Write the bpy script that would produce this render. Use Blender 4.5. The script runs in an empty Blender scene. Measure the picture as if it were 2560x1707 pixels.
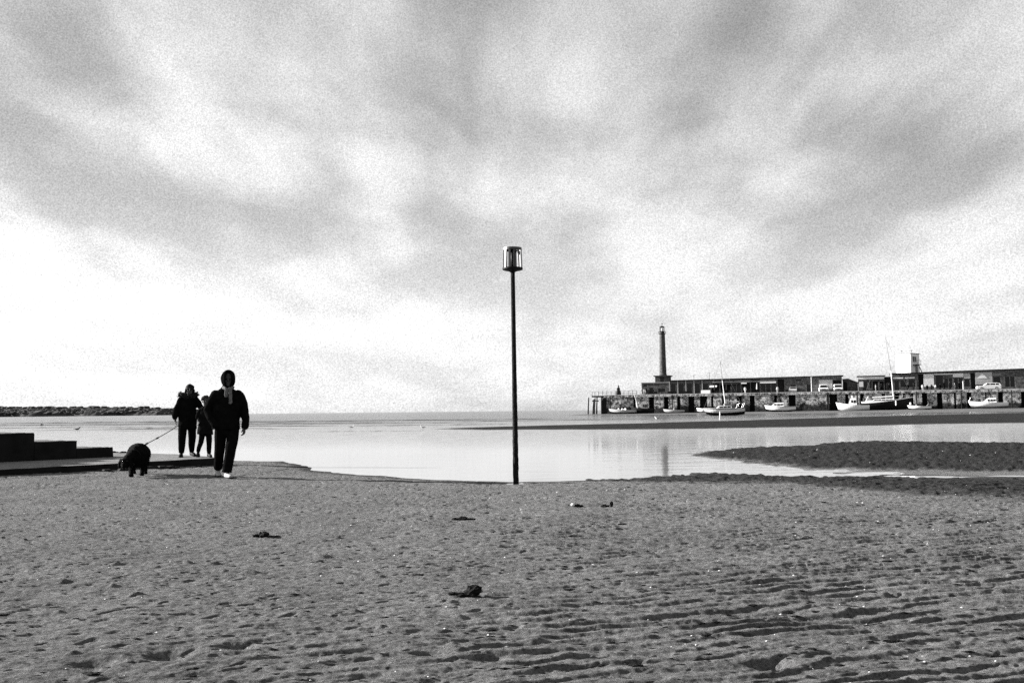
import bpy, bmesh, math, random
import numpy as np
from mathutils import Vector, Matrix, Euler

random.seed(7)
rng = np.random.default_rng(11)
SC = bpy.context.scene
COL = SC.collection
R = math.radians

# ------------------------------------------------------------------ camera
EYE = 1.15                                   # low crouching viewpoint above the water level (z = 0)
cam_data = bpy.data.cameras.new("Camera")
cam = bpy.data.objects.new("Camera", cam_data)
COL.objects.link(cam)
cam_data.sensor_width = 36.0
cam_data.lens = 33.834
cam_data.clip_start = 0.05
cam_data.clip_end = 60000.0
PITCH, ROLL = math.atan(173.5 / 2406.0), -0.0106
cam.matrix_world = (Matrix.Translation((0, 0, EYE)) @ Matrix.Rotation(math.pi / 2 + PITCH, 4, 'X')
                    @ Matrix.Rotation(ROLL, 4, 'Z'))
SC.camera = cam

# ------------------------------------------------------------------ light
SUN_AZ, SUN_EL = -75.0, 17.0                 # degrees: to the left of the view, low afternoon sun
world = bpy.data.worlds.new("World")
SC.world = world
world.use_nodes = True


def build_world():
    nt = world.node_tree
    N, L = nt.nodes, nt.links
    bg = N['Background']
    sky = N.new('ShaderNodeTexSky')
    sky.sky_type = 'NISHITA'
    sky.sun_disc = False
    sky.sun_elevation = R(SUN_EL)
    sky.sun_rotation = R(SUN_AZ)
    sky.air_density = 1.0
    sky.dust_density = 2.0
    sky.ozone_density = 1.0
    sep = N.new('ShaderNodeSeparateColor')      # panchromatic film behind a red filter
    L.new(sky.outputs[0], sep.inputs[0])

    def math_node(op, a, b=None, c=None, clamp=False):
        n = N.new('ShaderNodeMath')
        n.operation = op
        n.use_clamp = clamp
        for i, v in enumerate((a, b, c)):
            if v is None:
                continue
            if isinstance(v, (int, float)):
                n.inputs[i].default_value = v
            else:
                L.new(v, n.inputs[i])
        return n.outputs[0]

    tc = N.new('ShaderNodeTexCoord')
    xyz = N.new('ShaderNodeSeparateXYZ')
    L.new(tc.outputs['Generated'], xyz.inputs[0])
    zz = math_node('ADD', math_node('MAXIMUM', xyz.outputs[2], 0.0), 0.16)
    px = math_node('DIVIDE', xyz.outputs[0], zz)
    py = math_node('DIVIDE', xyz.outputs[1], zz)

    def layer(sx, sy, scale, detail, rough, dist, off):
        cmb = N.new('ShaderNodeCombineXYZ')
        L.new(math_node('MULTIPLY', px, sx), cmb.inputs[0])
        L.new(math_node('MULTIPLY', py, sy), cmb.inputs[1])
        cmb.inputs[2].default_value = off
        n = N.new('ShaderNodeTexNoise')
        n.inputs['Scale'].default_value = scale
        n.inputs['Detail'].default_value = detail
        n.inputs['Roughness'].default_value = rough
        n.inputs['Distortion'].default_value = dist
        L.new(cmb.outputs[0], n.inputs['Vector'])
        return n.outputs['Fac']

    a = layer(1.5, 0.75, 1.0, 2.0, 0.4, 0.15, CLOUD_SEED)
    b = layer(1.7, 0.95, 2.2, 4.0, 0.45, 0.2, CLOUD_SEED + 4.6)
    w = layer(3.4, 0.85, 2.0, 3.0, 0.5, 0.1, CLOUD_SEED + 11.3)
    c = math_node('ADD', math_node('MULTIPLY', a, 0.52), math_node('MULTIPLY', b, 0.36))
    c = math_node('MULTIPLY_ADD', w, 0.12, c)
    ramp = N.new('ShaderNodeMapRange')
    ramp.interpolation_type = 'SMOOTHSTEP'
    ramp.inputs['From Min'].default_value = 0.38
    ramp.inputs['From Max'].default_value = 0.62
    L.new(c, ramp.inputs['Value'])
    # thin bright cloud over the darker filtered sky
    hz = N.new('ShaderNodeMapRange')            # the sheet thickens towards the horizon, seen edge-on
    hz.interpolation_type = 'SMOOTHSTEP'
    hz.inputs['From Min'].default_value = 0.30
    hz.inputs['From Max'].default_value = 0.03
    hz.inputs['To Min'].default_value = 0.0
    hz.inputs['To Max'].default_value = 0.64
    L.new(xyz.outputs[2], hz.inputs['Value'])
    clear = math_node('SUBTRACT', 1.0, ramp.outputs['Result'])
    cloud = math_node('MULTIPLY_ADD', clear, hz.outputs['Result'], ramp.outputs['Result'])
    g = N.new('ShaderNodeTexNoise')             # film grain imitated by fine noise in the sky brightness
    g.inputs['Scale'].default_value = 700.0
    g.inputs['Detail'].default_value = 2.0
    g.inputs['Roughness'].default_value = 0.8
    L.new(tc.outputs['Generated'], g.inputs['Vector'])
    grain = math_node('MULTIPLY_ADD', g.outputs['Fac'], GRAIN, 1.0 - 0.5 * GRAIN)
    base = math_node('POWER', sep.outputs[0], 0.30)
    gain = math_node('MULTIPLY_ADD', cloud, 1.0, 0.77)
    lum = math_node('MULTIPLY', math_node('MULTIPLY', base, gain), grain)
    cmbc = N.new('ShaderNodeCombineColor')
    for i in range(3):
        L.new(lum, cmbc.inputs[i])
    L.new(cmbc.outputs[0], bg.inputs[0])
    bg.inputs[1].default_value = 0.092


CLOUD_SEED, GRAIN = 36.2, 1.4
build_world()

sun_data = bpy.data.lights.new("Sun", 'SUN')
sun = bpy.data.objects.new("Sun", sun_data)
COL.objects.link(sun)
sun_data.energy = 5.0
sun_data.angle = R(0.5)
sun_data.color = (1.0, 0.985, 0.97)
az, el = R(SUN_AZ), R(SUN_EL)
to_sun = Vector((math.sin(az) * math.cos(el), math.cos(az) * math.cos(el), math.sin(el)))
sun.rotation_euler = to_sun.to_track_quat('Z', 'Y').to_euler()
sun.location = to_sun * 100

SC.render.engine = 'CYCLES'
SC.cycles.use_denoising = False
SC.cycles.max_bounces = 6
SC.cycles.sample_clamp_indirect = 4.0
SC.view_settings.view_transform = 'Standard'
SC.view_settings.look = 'None'
SC.view_settings.gamma = 1.0
SC.view_settings.exposure = 2.2
SC.view_settings.use_curve_mapping = False


# ------------------------------------------------------------------ materials (black-and-white film: all greys)
def mat(name, base, rough=0.7, var=0.0, scale=4.0, bump=0.0, bscale=None, metallic=0.0, detail=5.0, stretch=None,
        spec=0.06, dist=0.02):
    m = bpy.data.materials.new(name)
    m.use_nodes = True
    N, L = m.node_tree.nodes, m.node_tree.links
    p = N['Principled BSDF']
    p.inputs['Roughness'].default_value = rough
    p.inputs['Metallic'].default_value = metallic
    p.inputs['Specular IOR Level'].default_value = spec
    p.inputs['Base Color'].default_value = (base, base, base, 1)
    if var or bump:
        tc = N.new('ShaderNodeTexCoord')
        mp = N.new('ShaderNodeMapping')
        if stretch:
            mp.inputs['Scale'].default_value = stretch
        L.new(tc.outputs['Object'], mp.inputs['Vector'])
    if var:
        n = N.new('ShaderNodeTexNoise')
        n.inputs['Scale'].default_value = scale
        n.inputs['Detail'].default_value = detail
        n.inputs['Roughness'].default_value = 0.62
        L.new(mp.outputs[0], n.inputs['Vector'])
        r = N.new('ShaderNodeValToRGB')
        lo, hi = base * (1 - var), min(0.9, base * (1 + var))
        r.color_ramp.elements[0].position = 0.33
        r.color_ramp.elements[0].color = (lo, lo, lo, 1)
        r.color_ramp.elements[1].position = 0.67
        r.color_ramp.elements[1].color = (hi, hi, hi, 1)
        L.new(n.outputs['Fac'], r.inputs['Fac'])
        L.new(r.outputs['Color'], p.inputs['Base Color'])
    if bump:
        n2 = N.new('ShaderNodeTexNoise')
        n2.inputs['Scale'].default_value = bscale or scale * 3
        n2.inputs['Detail'].default_value = 5.0
        L.new(mp.outputs[0], n2.inputs['Vector'])
        b = N.new('ShaderNodeBump')
        b.inputs['Strength'].default_value = bump
        b.inputs['Distance'].default_value = dist
        L.new(n2.outputs['Fac'], b.inputs['Height'])
        L.new(b.outputs['Normal'], p.inputs['Normal'])
    return m


def mat_sand():
    m = bpy.data.materials.new("rippled_wet_sand")
    m.use_nodes = True
    N, L = m.node_tree.nodes, m.node_tree.links
    p = N['Principled BSDF']
    tc = N.new('ShaderNodeTexCoord')
    wet = N.new('ShaderNodeAttribute')
    wet.attribute_name = 'wet'

    def noise(scale, detail, rough=0.6):
        n = N.new('ShaderNodeTexNoise')
        n.inputs['Scale'].default_value = scale
        n.inputs['Detail'].default_value = detail
        n.inputs['Roughness'].default_value = rough
        L.new(tc.outputs['Object'], n.inputs['Vector'])
        return n.outputs['Fac']

    def ramp(f, a, b, lo, hi):
        r = N.new('ShaderNodeMapRange')
        r.inputs['From Min'].default_value = a
        r.inputs['From Max'].default_value = b
        r.inputs['To Min'].default_value = lo
        r.inputs['To Max'].default_value = hi
        L.new(f, r.inputs['Value'])
        return r.outputs['Result']

    def mul(a, b):
        n = N.new('ShaderNodeMath')
        n.operation = 'MULTIPLY'
        L.new(a, n.inputs[0])
        L.new(b, n.inputs[1])
        return n.outputs[0]

    grain = ramp(noise(18.0, 9.0, 0.97), 0.40, 0.60, 0.25, 1.75)
    blotch = ramp(noise(1.3, 6.0), 0.3, 0.7, 0.84, 1.16)
    dry = N.new('ShaderNodeMix')
    dry.data_type = 'FLOAT'
    dry.inputs[2].default_value = SAND_DRY
    dry.inputs[3].default_value = SAND_WET
    L.new(wet.outputs['Fac'], dry.inputs[0])
    val = mul(mul(dry.outputs[0], grain), blotch)
    c = N.new('ShaderNodeCombineColor')
    for i in range(3):
        L.new(val, c.inputs[i])
    L.new(c.outputs[0], p.inputs['Base Color'])
    p.inputs['Specular IOR Level'].default_value = 0.0
    L.new(ramp(wet.outputs['Fac'], 0.0, 1.0, 0.85, 0.6), p.inputs['Roughness'])
    b1 = N.new('ShaderNodeBump')
    b1.inputs['Strength'].default_value = 1.0
    b1.inputs['Distance'].default_value = 0.030
    L.new(noise(30.0, 9.0, 0.78), b1.inputs['Height'])
    L.new(b1.outputs['Normal'], p.inputs['Normal'])
    return m


def mat_water():
    m = bpy.data.materials.new("sea_water")
    m.use_nodes = True
    N, L = m.node_tree.nodes, m.node_tree.links
    p = N['Principled BSDF']
    p.inputs['Base Color'].default_value = (0.16, 0.16, 0.16, 1)
    p.inputs['Roughness'].default_value = 0.05
    p.inputs['IOR'].default_value = 1.333
    p.inputs['Specular IOR Level'].default_value = 0.5
    geo = N.new('ShaderNodeNewGeometry')
    xyz = N.new('ShaderNodeSeparateXYZ')
    L.new(geo.outputs['Position'], xyz.inputs[0])

    def noise(sx, sy, scale, detail):
        mp = N.new('ShaderNodeMapping')
        mp.inputs['Scale'].default_value = (sx, sy, 1)
        L.new(geo.outputs['Position'], mp.inputs['Vector'])
        n = N.new('ShaderNodeTexNoise')
        n.inputs['Scale'].default_value = scale
        n.inputs['Detail'].default_value = detail
        n.inputs['Roughness'].default_value = 0.6
        L.new(mp.outputs[0], n.inputs['Vector'])
        return n.outputs['Fac']

    # sheltered pools are calm, the open sea beyond the bars carries waves
    far = N.new('ShaderNodeMapRange')
    far.interpolation_type = 'SMOOTHSTEP'
    far.inputs['From Min'].default_value = 26.0
    far.inputs['From Max'].default_value = 52.0
    far.inputs['To Min'].default_value = 0.04
    far.inputs['To Max'].default_value = 1.0
    L.new(xyz.outputs[1], far.inputs['Value'])
    rg = N.new('ShaderNodeMapRange')
    rg.inputs['To Min'].default_value = 0.04
    rg.inputs['To Max'].default_value = 0.16
    L.new(far.outputs['Result'], rg.inputs['Value'])
    L.new(rg.outputs['Result'], p.inputs['Roughness'])
    dp = N.new('ShaderNodeMapRange')            # silty shallows, darker deep water
    dp.inputs['To Min'].default_value = 0.20
    dp.inputs['To Max'].default_value = 0.03
    dp.inputs['From Min'].default_value = 58.0
    dp.inputs['From Max'].default_value = 130.0
    L.new(xyz.outputs[1], dp.inputs['Value'])
    cc = N.new('ShaderNodeCombineColor')
    for i in range(3):
        L.new(dp.outputs['Result'], cc.inputs[i])
    L.new(cc.outputs[0], p.inputs['Base Color'])
    b1 = N.new('ShaderNodeBump')
    b1.inputs['Distance'].default_value = 0.32
    L.new(far.outputs['Result'], b1.inputs['Strength'])
    L.new(noise(0.45, 1.0, 1.3, 5.0), b1.inputs['Height'])
    b2 = N.new('ShaderNodeBump')
    b2.inputs['Distance'].default_value = 0.004
    b2.inputs['Strength'].default_value = 0.12
    L.new(noise(0.6, 1.0, 7.0, 3.0), b2.inputs['Height'])
    L.new(b1.outputs['Normal'], b2.inputs['Normal'])
    L.new(b2.outputs['Normal'], p.inputs['Normal'])
    return m


def mat_harbour_stone():
    # pale weathered stone with dark seams and a weed-black tide band at its foot (world height)
    m = bpy.data.materials.new("harbour_stone")
    m.use_nodes = True
    N, L = m.node_tree.nodes, m.node_tree.links
    p = N['Principled BSDF']
    p.inputs['Roughness'].default_value = 0.85
    p.inputs['Specular IOR Level'].default_value = 0.2
    geo = N.new('ShaderNodeNewGeometry')
    xyz = N.new('ShaderNodeSeparateXYZ')
    L.new(geo.outputs['Position'], xyz.inputs[0])

    def noise(scale, detail, rough=0.65):
        n = N.new('ShaderNodeTexNoise')
        n.inputs['Scale'].default_value = scale
        n.inputs['Detail'].default_value = detail
        n.inputs['Roughness'].default_value = rough
        L.new(geo.outputs['Position'], n.inputs['Vector'])
        return n.outputs['Fac']

    def ramp(f, a, b, lo, hi):
        r = N.new('ShaderNodeMapRange')
        r.inputs['From Min'].default_value = a
        r.inputs['From Max'].default_value = b
        r.inputs['To Min'].default_value = lo
        r.inputs['To Max'].default_value = hi
        L.new(f, r.inputs['Value'])
        return r.outputs['Result']

    def op(o, a, b):
        n = N.new('ShaderNodeMath')
        n.operation = o
        for i, v in enumerate((a, b)):
            if isinstance(v, float):
                n.inputs[i].default_value = v
            else:
                L.new(v, n.inputs[i])
        return n.outputs[0]

    blocks = ramp(noise(1.3, 7.0, 0.8), 0.43, 0.57, 0.02, 0.48)
    weed_h = op('ADD', xyz.outputs[2], op('MULTIPLY', op('SUBTRACT', noise(0.35, 5.0), 0.5), 3.2))
    weed = ramp(weed_h, 1.55, 2.0, 0.08, 1.0)
    v = op('MULTIPLY', blocks, weed)
    c = N.new('ShaderNodeCombineColor')
    for i in range(3):
        L.new(v, c.inputs[i])
    L.new(c.outputs[0], p.inputs['Base Color'])
    b = N.new('ShaderNodeBump')
    b.inputs['Strength'].default_value = 0.9
    b.inputs['Distance'].default_value = 0.15
    L.new(noise(3.5, 5.0, 0.7), b.inputs['Height'])
    L.new(b.outputs['Normal'], p.inputs['Normal'])
    return m


SAND_DRY, SAND_WET = 0.104, 0.025
M = dict(
    sand=mat_sand(), water=mat_water(), stone=mat_harbour_stone(),
    concrete=mat("sanded_concrete", 0.12, 0.85, 0.3, 6.0, 0.5, 40.0),
    black_concrete=mat("dark_and_shaded_concrete", 0.010, 0.8, 0.35, 3.0, 0.4, 20.0),  # also carries painted shade on the slipway side and in the pier recesses
    render_white=mat("white_render", 0.80, 0.7, 0.05, 2.0),
    brick_grey=mat("grey_brickwork", 0.085, 0.85, 0.7, 1.8, 0.6, 6.0, dist=0.05),
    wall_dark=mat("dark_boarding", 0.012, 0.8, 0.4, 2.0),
    roof=mat("bitumen_roof", 0.012, 0.85, 0.3, 1.0),
    glass=mat("dark_glass", 0.008, 0.25, spec=0.3),
    column_stone=mat("lighthouse_stone", 0.058, 0.85, 0.5, 2.5, 0.5, 8.0, dist=0.05),
    white_paint=mat("white_paint", 0.66, 0.45, 0.08, 2.0, spec=0.3),
    pale_paint=mat("pale_grey_paint", 0.34, 0.5, 0.2, 3.0),
    dark_paint=mat("dark_hull_paint", 0.010, 0.45),
    mid_paint=mat("mid_grey_paint", 0.16, 0.5),
    timber=mat("wet_black_timber", 0.010, 0.75, 0.5, 5.0, 0.6, 20.0),
    iron=mat("black_painted_iron", 0.008, 0.5, 0.4, 9.0, 0.3, 60.0, dist=0.004),
    barnacle=mat("encrusted_iron", 0.010, 0.85, 0.7, 25.0, 1.0, 45.0, dist=0.02),
    galv=mat("galvanised_metal", 0.35, 0.4, metallic=0.6),
    wire=mat("thin_rigging", 0.10, 0.5),
    rubber=mat("tyre_rubber", 0.015, 0.8),
    chrome=mat("lamp_lens", 0.6, 0.2),
    cloth_black=mat("black_cloth", 0.0045, 0.9, 0.4, 8.0, 0.6, 30.0, spec=0.0),
    cloth_dark=mat("charcoal_cloth", 0.006, 0.9, 0.4, 10.0, 0.6, 30.0, spec=0.0),
    denim=mat("dark_denim", 0.0045, 0.9, 0.3, 20.0, 0.4, 60.0, spec=0.0),
    skin=mat("skin", 0.05, 0.6),
    fur=mat("coat_fur_trim", 0.02, 0.95, 0.5, 40.0, spec=0.1),
    hair=mat("dark_hair", 0.006, 0.7, 0.4, 50.0),
    curls=mat("brown_curls", 0.02, 0.7, 0.5, 40.0),
    scarf=mat("pale_scarf", 0.10, 0.9, 0.35, 30.0),
    shoe_white=mat("white_trainer", 0.28, 0.6, 0.2, 30.0),
    boot=mat("dark_boot", 0.006, 0.7),
    dog=mat("black_dog_fur", 0.004, 0.9, 0.5, 30.0, 0.6, 60.0, spec=0.02),
    rope=mat("leash_webbing", 0.008, 0.8),
    weed=mat("dried_black_weed", 0.007, 0.9, 0.6, 30.0, 0.7, 50.0),
    pebble=mat("dark_pebble", 0.035, 0.8, 0.5, 20.0),
    shell=mat("white_shell", 0.5, 0.6, 0.2, 30.0),
    grit=mat("shell_grit", 0.35, 0.8, 0.8, 12.0, detail=1.0),
    gull=mat("white_plumage", 0.75, 0.8),
    gull_dark=mat("dark_plumage", 0.04, 0.8),
    land=mat("far_cliff_land", 0.04, 0.95, 0.5, 0.05),
    wood=mat("far_woodland", 0.034, 0.95, 0.3, 0.05),
)


# ------------------------------------------------------------------ mesh helpers
def tag(o, label=None, cat=None, group=None, kind=None):
    if label:
        o['label'] = label
    if cat:
        o['category'] = cat
    if group:
        o['group'] = group
    if kind:
        o['kind'] = kind
    return o


def empty(name, loc=(0, 0, 0), rz=0.0):
    o = bpy.data.objects.new(name, None)
    o.empty_display_size = 0.3
    COL.objects.link(o)
    o.location = loc
    o.rotation_euler = (0, 0, rz)
    return o


class MB:
    """collects shapes; build() links them as one mesh object"""

    def __init__(self):
        self.v, self.f = [], []

    def add(self, vs, fs):
        n = len(self.v)
        self.v += [tuple(p) for p in vs]
        self.f += [tuple(i + n for i in f) for f in fs]
        return self

    def box(self, x0, x1, y0, y1, z0, z1):
        vs = [(x, y, z) for z in (z0, z1) for y in (y0, y1) for x in (x0, x1)]
        return self.add(vs, [(0, 2, 3, 1), (4, 5, 7, 6), (0, 1, 5, 4), (2, 6, 7, 3), (0, 4, 6, 2), (1, 3, 7, 5)])

    def prism(self, pts, a0, a1, axis='y'):
        """closed 2D outline extruded along an axis"""
        n = len(pts)
        def P(p, a):
            return {'y': (p[0], a, p[1]), 'x': (a, p[0], p[1]), 'z': (p[0], p[1], a)}[axis]
        vs = [P(p, a0) for p in pts] + [P(p, a1) for p in pts]
        fs = [(i, (i + 1) % n, n + (i + 1) % n, n + i) for i in range(n)]
        fs += [tuple(range(n))[::-1], tuple(range(n, 2 * n))]
        return self.add(vs, fs)

    def loft(self, rings, cap=True):
        n = len(rings[0])
        vs = [p for r in rings for p in r]
        fs = []
        for k in range(len(rings) - 1):
            for i in range(n):
                j = (i + 1) % n
                fs.append((k * n + i, k * n + j, (k + 1) * n + j, (k + 1) * n + i))
        if cap:
            fs.append(tuple(range(n))[::-1])
            fs.append(tuple(range((len(rings) - 1) * n, len(rings) * n)))
        return self.add(vs, fs)

    def tube(self, path, rad, seg=10, side=(1, 0, 0), round_ends=False):
        """rad: a number, (a, b) or a list of them; a lies along `side`"""
        path = [Vector(p) for p in path]
        if not isinstance(rad, list):
            rad = [rad] * len(path)
        rad = [(r, r) if isinstance(r, (int, float)) else r for r in rad]
        if round_ends:
            d0 = (path[0] - path[1]).normalized()
            d1 = (path[-1] - path[-2]).normalized()
            r0, r1 = max(rad[0]), max(rad[-1])
            m0, m1 = min(rad[0]), min(rad[-1])
            path = [path[0] + d0 * m0 * 0.95, path[0] + d0 * m0 * 0.6] + path + [path[-1] + d1 * m1 * 0.6, path[-1] + d1 * m1 * 0.95]
            rad = ([(rad[0][0] * .25, rad[0][1] * .25), (rad[0][0] * .78, rad[0][1] * .78)] + rad
                   + [(rad[-1][0] * .78, rad[-1][1] * .78), (rad[-1][0] * .25, rad[-1][1] * .25)])
        rings = []
        for i, p in enumerate(path):
            t = (path[min(i + 1, len(path) - 1)] - path[max(i - 1, 0)]).normalized()
            s = Vector(side)
            s = s - t * s.dot(t)
            if s.length < 1e-3:
                s = Vector((0, 1, 0)) - t * t.y
            s.normalize()
            b = t.cross(s)
            a_, b_ = rad[i]
            rings.append([tuple(p + s * (a_ * math.cos(q)) + b * (b_ * math.sin(q)))
                          for q in (2 * math.pi * k / seg for k in range(seg))])
        return self.loft(rings)

    def lathe(self, prof, c=(0, 0), seg=24):
        rings = [[(c[0] + r * math.cos(2 * math.pi * k / seg), c[1] + r * math.sin(2 * math.pi * k / seg), z)
                  for k in range(seg)] for r, z in prof]
        return self.loft(rings)

    def ball(self, c, r, seg=12, rings=8):
        if isinstance(r, (int, float)):
            r = (r, r, r)
        rs = []
        for i in range(1, rings):
            th = math.pi * i / rings
            rs.append([(c[0] + r[0] * math.sin(th) * math.cos(2 * math.pi * k / seg),
                        c[1] + r[1] * math.sin(th) * math.sin(2 * math.pi * k / seg),
                        c[2] - r[2] * math.cos(th)) for k in range(seg)])
        return self.loft(rs)

    def mesh(self, name):
        me = bpy.data.meshes.new(name)
        me.from_pydata(self.v, [], self.f)
        bm = bmesh.new()
        bm.from_mesh(me)
        bmesh.ops.recalc_face_normals(bm, faces=bm.faces)
        bm.to_mesh(me)
        bm.free()
        return me

    def build(self, name, material, parent=None, smooth=False, loc=None, rz=0.0):
        me = self.mesh(name)
        o = bpy.data.objects.new(name, me)
        COL.objects.link(o)
        me.materials.append(material)
        if smooth:
            me.polygons.foreach_set('use_smooth', [True] * len(me.polygons))
        if parent:
            o.parent = parent
        if loc:
            o.location = loc
        if rz:
            o.rotation_euler = (0, 0, rz)
        return o


def remeshed(mb, name, material, parent=None, voxel=0.01, smooth=2, noise=0.0, nscale=10.0, split=None, fine=0.0):
    """fuse the overlapping shapes into one continuous skin"""
    me = mb.mesh(name)
    tmp = bpy.data.objects.new(name, me)
    COL.objects.link(tmp)
    md = tmp.modifiers.new('fuse', 'REMESH')
    md.mode = 'VOXEL'
    md.voxel_size = voxel
    if smooth:
        sm = tmp.modifiers.new('soft', 'SMOOTH')
        sm.iterations = smooth
        sm.factor = 0.5
    dg = bpy.context.evaluated_depsgraph_get()
    me2 = bpy.data.meshes.new_from_object(tmp.evaluated_get(dg))
    bpy.data.objects.remove(tmp)
    n = len(me2.vertices)
    if noise:
        co = np.empty(n * 3, np.float32)
        no = np.empty(n * 3, np.float32)
        me2.vertices.foreach_get('co', co)
        me2.vertices.foreach_get('normal', no)
        co, no = co.reshape(-1, 3), no.reshape(-1, 3)
        q = co.astype(np.float64)
        d = perlin(q[:, 0] * nscale + q[:, 1] * nscale * 0.7 + 31, q[:, 2] * nscale * 0.8 + q[:, 1] * 3 + 17, 5) * noise
        if fine:
            d = d + perlin(q[:, 0] * 55 + q[:, 1] * 40, q[:, 2] * 45 + q[:, 1] * 33 + 7, 9) * fine
        co += no * d[:, None].astype(np.float32)
        me2.vertices.foreach_set('co', co.ravel())
    me2.name = name
    me2.materials.clear()
    mats = material if isinstance(material, list) else [material]
    for m_ in mats:
        me2.materials.append(m_)
    if split is not None:
        for p in me2.polygons:
            p.material_index = split(p.center)
    me2.polygons.foreach_set('use_smooth', [True] * len(me2.polygons))
    o = bpy.data.objects.new(name, me2)
    COL.objects.link(o)
    if parent:
        o.parent = parent
    return o


def copy_tree(o, parent=None):
    c = o.copy()
    COL.objects.link(c)
    c.parent = parent
    for ch in list(o.children):
        copy_tree(ch, c)
    return c


# ------------------------------------------------------------------ numpy noise
def _hash(ix, iy, seed):
    h = (ix.astype(np.int64) * 374761393 + iy.astype(np.int64) * 668265263 + seed * 1442695041) & 0xFFFFFFFF
    h = ((h ^ (h >> 13)) * 1274126177) & 0xFFFFFFFF
    return ((h ^ (h >> 16)) & 0xFFFFFF) / float(0xFFFFFF)


def perlin(x, y, seed=0):
    x, y = np.asarray(x, float), np.asarray(y, float)
    ix, iy = np.floor(x), np.floor(y)
    fx, fy = x - ix, y - iy
    u, v = fx * fx * fx * (fx * (fx * 6 - 15) + 10), fy * fy * fy * (fy * (fy * 6 - 15) + 10)

    def g(dx, dy):
        a = _hash(ix + dx, iy + dy, seed) * 2 * math.pi
        return np.cos(a) * (fx - dx) + np.sin(a) * (fy - dy)
    n0 = g(0, 0) * (1 - u) + g(1, 0) * u
    n1 = g(0, 1) * (1 - u) + g(1, 1) * u
    return (n0 * (1 - v) + n1 * v) * 1.5


def fbm(x, y, seed=0, octaves=4, gain=0.5):
    s, a = 0, 1.0
    for k in range(octaves):
        s = s + a * perlin(x * 2 ** k, y * 2 ** k, seed + k * 13)
        a *= gain
    return s


def sstep(a, b, x):
    t = np.clip((x - a) / (b - a), 0, 1)
    return t * t * (3 - 2 * t)


def pits(x, y, cell, rmin, rmax, prob, seed, squash=1.0):
    """scattered round hollows: 1 at a hollow's centre, 0 outside"""
    out = np.zeros_like(x)
    cx, cy = np.floor(x / cell), np.floor(y / cell)
    for dx in (-1, 0, 1):
        for dy in (-1, 0, 1):
            gx, gy = cx + dx, cy + dy
            px = (gx + _hash(gx, gy, seed)) * cell
            py = (gy + _hash(gx, gy, seed + 1)) * cell
            rr = rmin + (rmax - rmin) * _hash(gx, gy, seed + 2) ** 2
            on = _hash(gx, gy, seed + 3) < prob
            a = 0.35 + (_hash(gx, gy, seed + 4) - 0.5) * 1.3
            ex, ey = (x - px), (y - py)
            qx = ex * np.cos(a) + ey * np.sin(a)
            qy = (-ex * np.sin(a) + ey * np.cos(a)) * squash
            d = np.sqrt(qx * qx + qy * qy) / rr
            q2 = np.clip(1 - d * d, 0, 1)
            out = np.maximum(out, np.where(on, q2 * q2, 0) * np.minimum(1, rr / rmax + .3))
    return out


def signed_dist(x, y, poly):
    """positive inside"""
    d2 = np.full(x.shape, 1e12)
    inside = np.zeros(x.shape, bool)
    n = len(poly)
    for i in range(n):
        ax, ay = poly[i]
        bx, by = poly[(i + 1) % n]
        ex, ey = bx - ax, by - ay
        t = np.clip(((x - ax) * ex + (y - ay) * ey) / (ex * ex + ey * ey), 0, 1)
        d2 = np.minimum(d2, (x - ax - t * ex) ** 2 + (y - ay - t * ey) ** 2)
        c = ((ay > y) != (by > y))
        xi = ex * (y - ay) / (ey if abs(ey) > 1e-9 else 1e-9) + ax
        inside ^= c & (x < xi)
    d = np.sqrt(d2)
    return np.where(inside, d, -d)


# ------------------------------------------------------------------ the shore
NEAR_SHORE = [(-60, 34), (-22, 31), (-14, 28.5), (-10.2, 25.6), (-8.6, 24.6), (-7.44, 24.24), (-6.69, 23.7), (-5.61, 23.29), (-4.66, 21.56),
              (-3.82, 19.15), (-2.84, 17.92), (-2.01, 17.14), (-0.89, 16.2), (0.04, 15.7), (0.76, 15.77), (1.41, 15.86),
              (2.22, 16.01), (3.13, 16.65), (3.53, 17.22), (4.22, 16.58), (5.36, 15.92), (7.8, 14.83), (14, 12.5), (40, 6),
              (60, -40), (-60, -40)]
ISLAND = [(4.35, 24.35), (5.44, 26.5), (6.6, 28.17), (8.65, 29.17), (10.39, 31.52), (11.6, 32.35), (13.21, 31.4), (14.94, 29.7),
          (20, 28.5), (34, 24), (34, 12), (14, 15.2), (8.58, 16.75), (6.09, 18.06), (5.26, 18.85), (5.25, 20.6), (4.71, 22.07)]
FAR_BAR = [(-5.3, 64.88), (-2.49, 71.0), (7.11, 78.83), (19.58, 91.27), (46.54, 122.38), (74.22, 147.07), (90, 156), (140, 170), (140, 70),
           (50, 66), (33.82, 63.94), (31.97, 63.41), (26.19, 62.17), (17.02, 57.29), (9.74, 56.34), (5.14, 57.05), (-2.04, 59.72)]
THIN_BAR = [(-35.84, 94.5), (-28.36, 93.5), (-22.49, 92.0), (-14.16, 86.5), (-6, 85), (-9.29, 81.5), (-20.13, 86.5), (-25.34, 88.7)]
THIN_BAR_2 = [(-39, 78), (-28, 79), (-19, 77.5), (-19, 75.6), (-28, 76.4), (-39, 75.8)]
PO = Vector((19.05, 235.0, 0.0))                       # outer corner of the harbour arm
PU = Vector((90.0, -30.0, 0.0)).normalized()
PV = Vector((-PU.y, PU.x, 0.0))
PIER_RZ = math.atan2(PU.y, PU.x)


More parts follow.
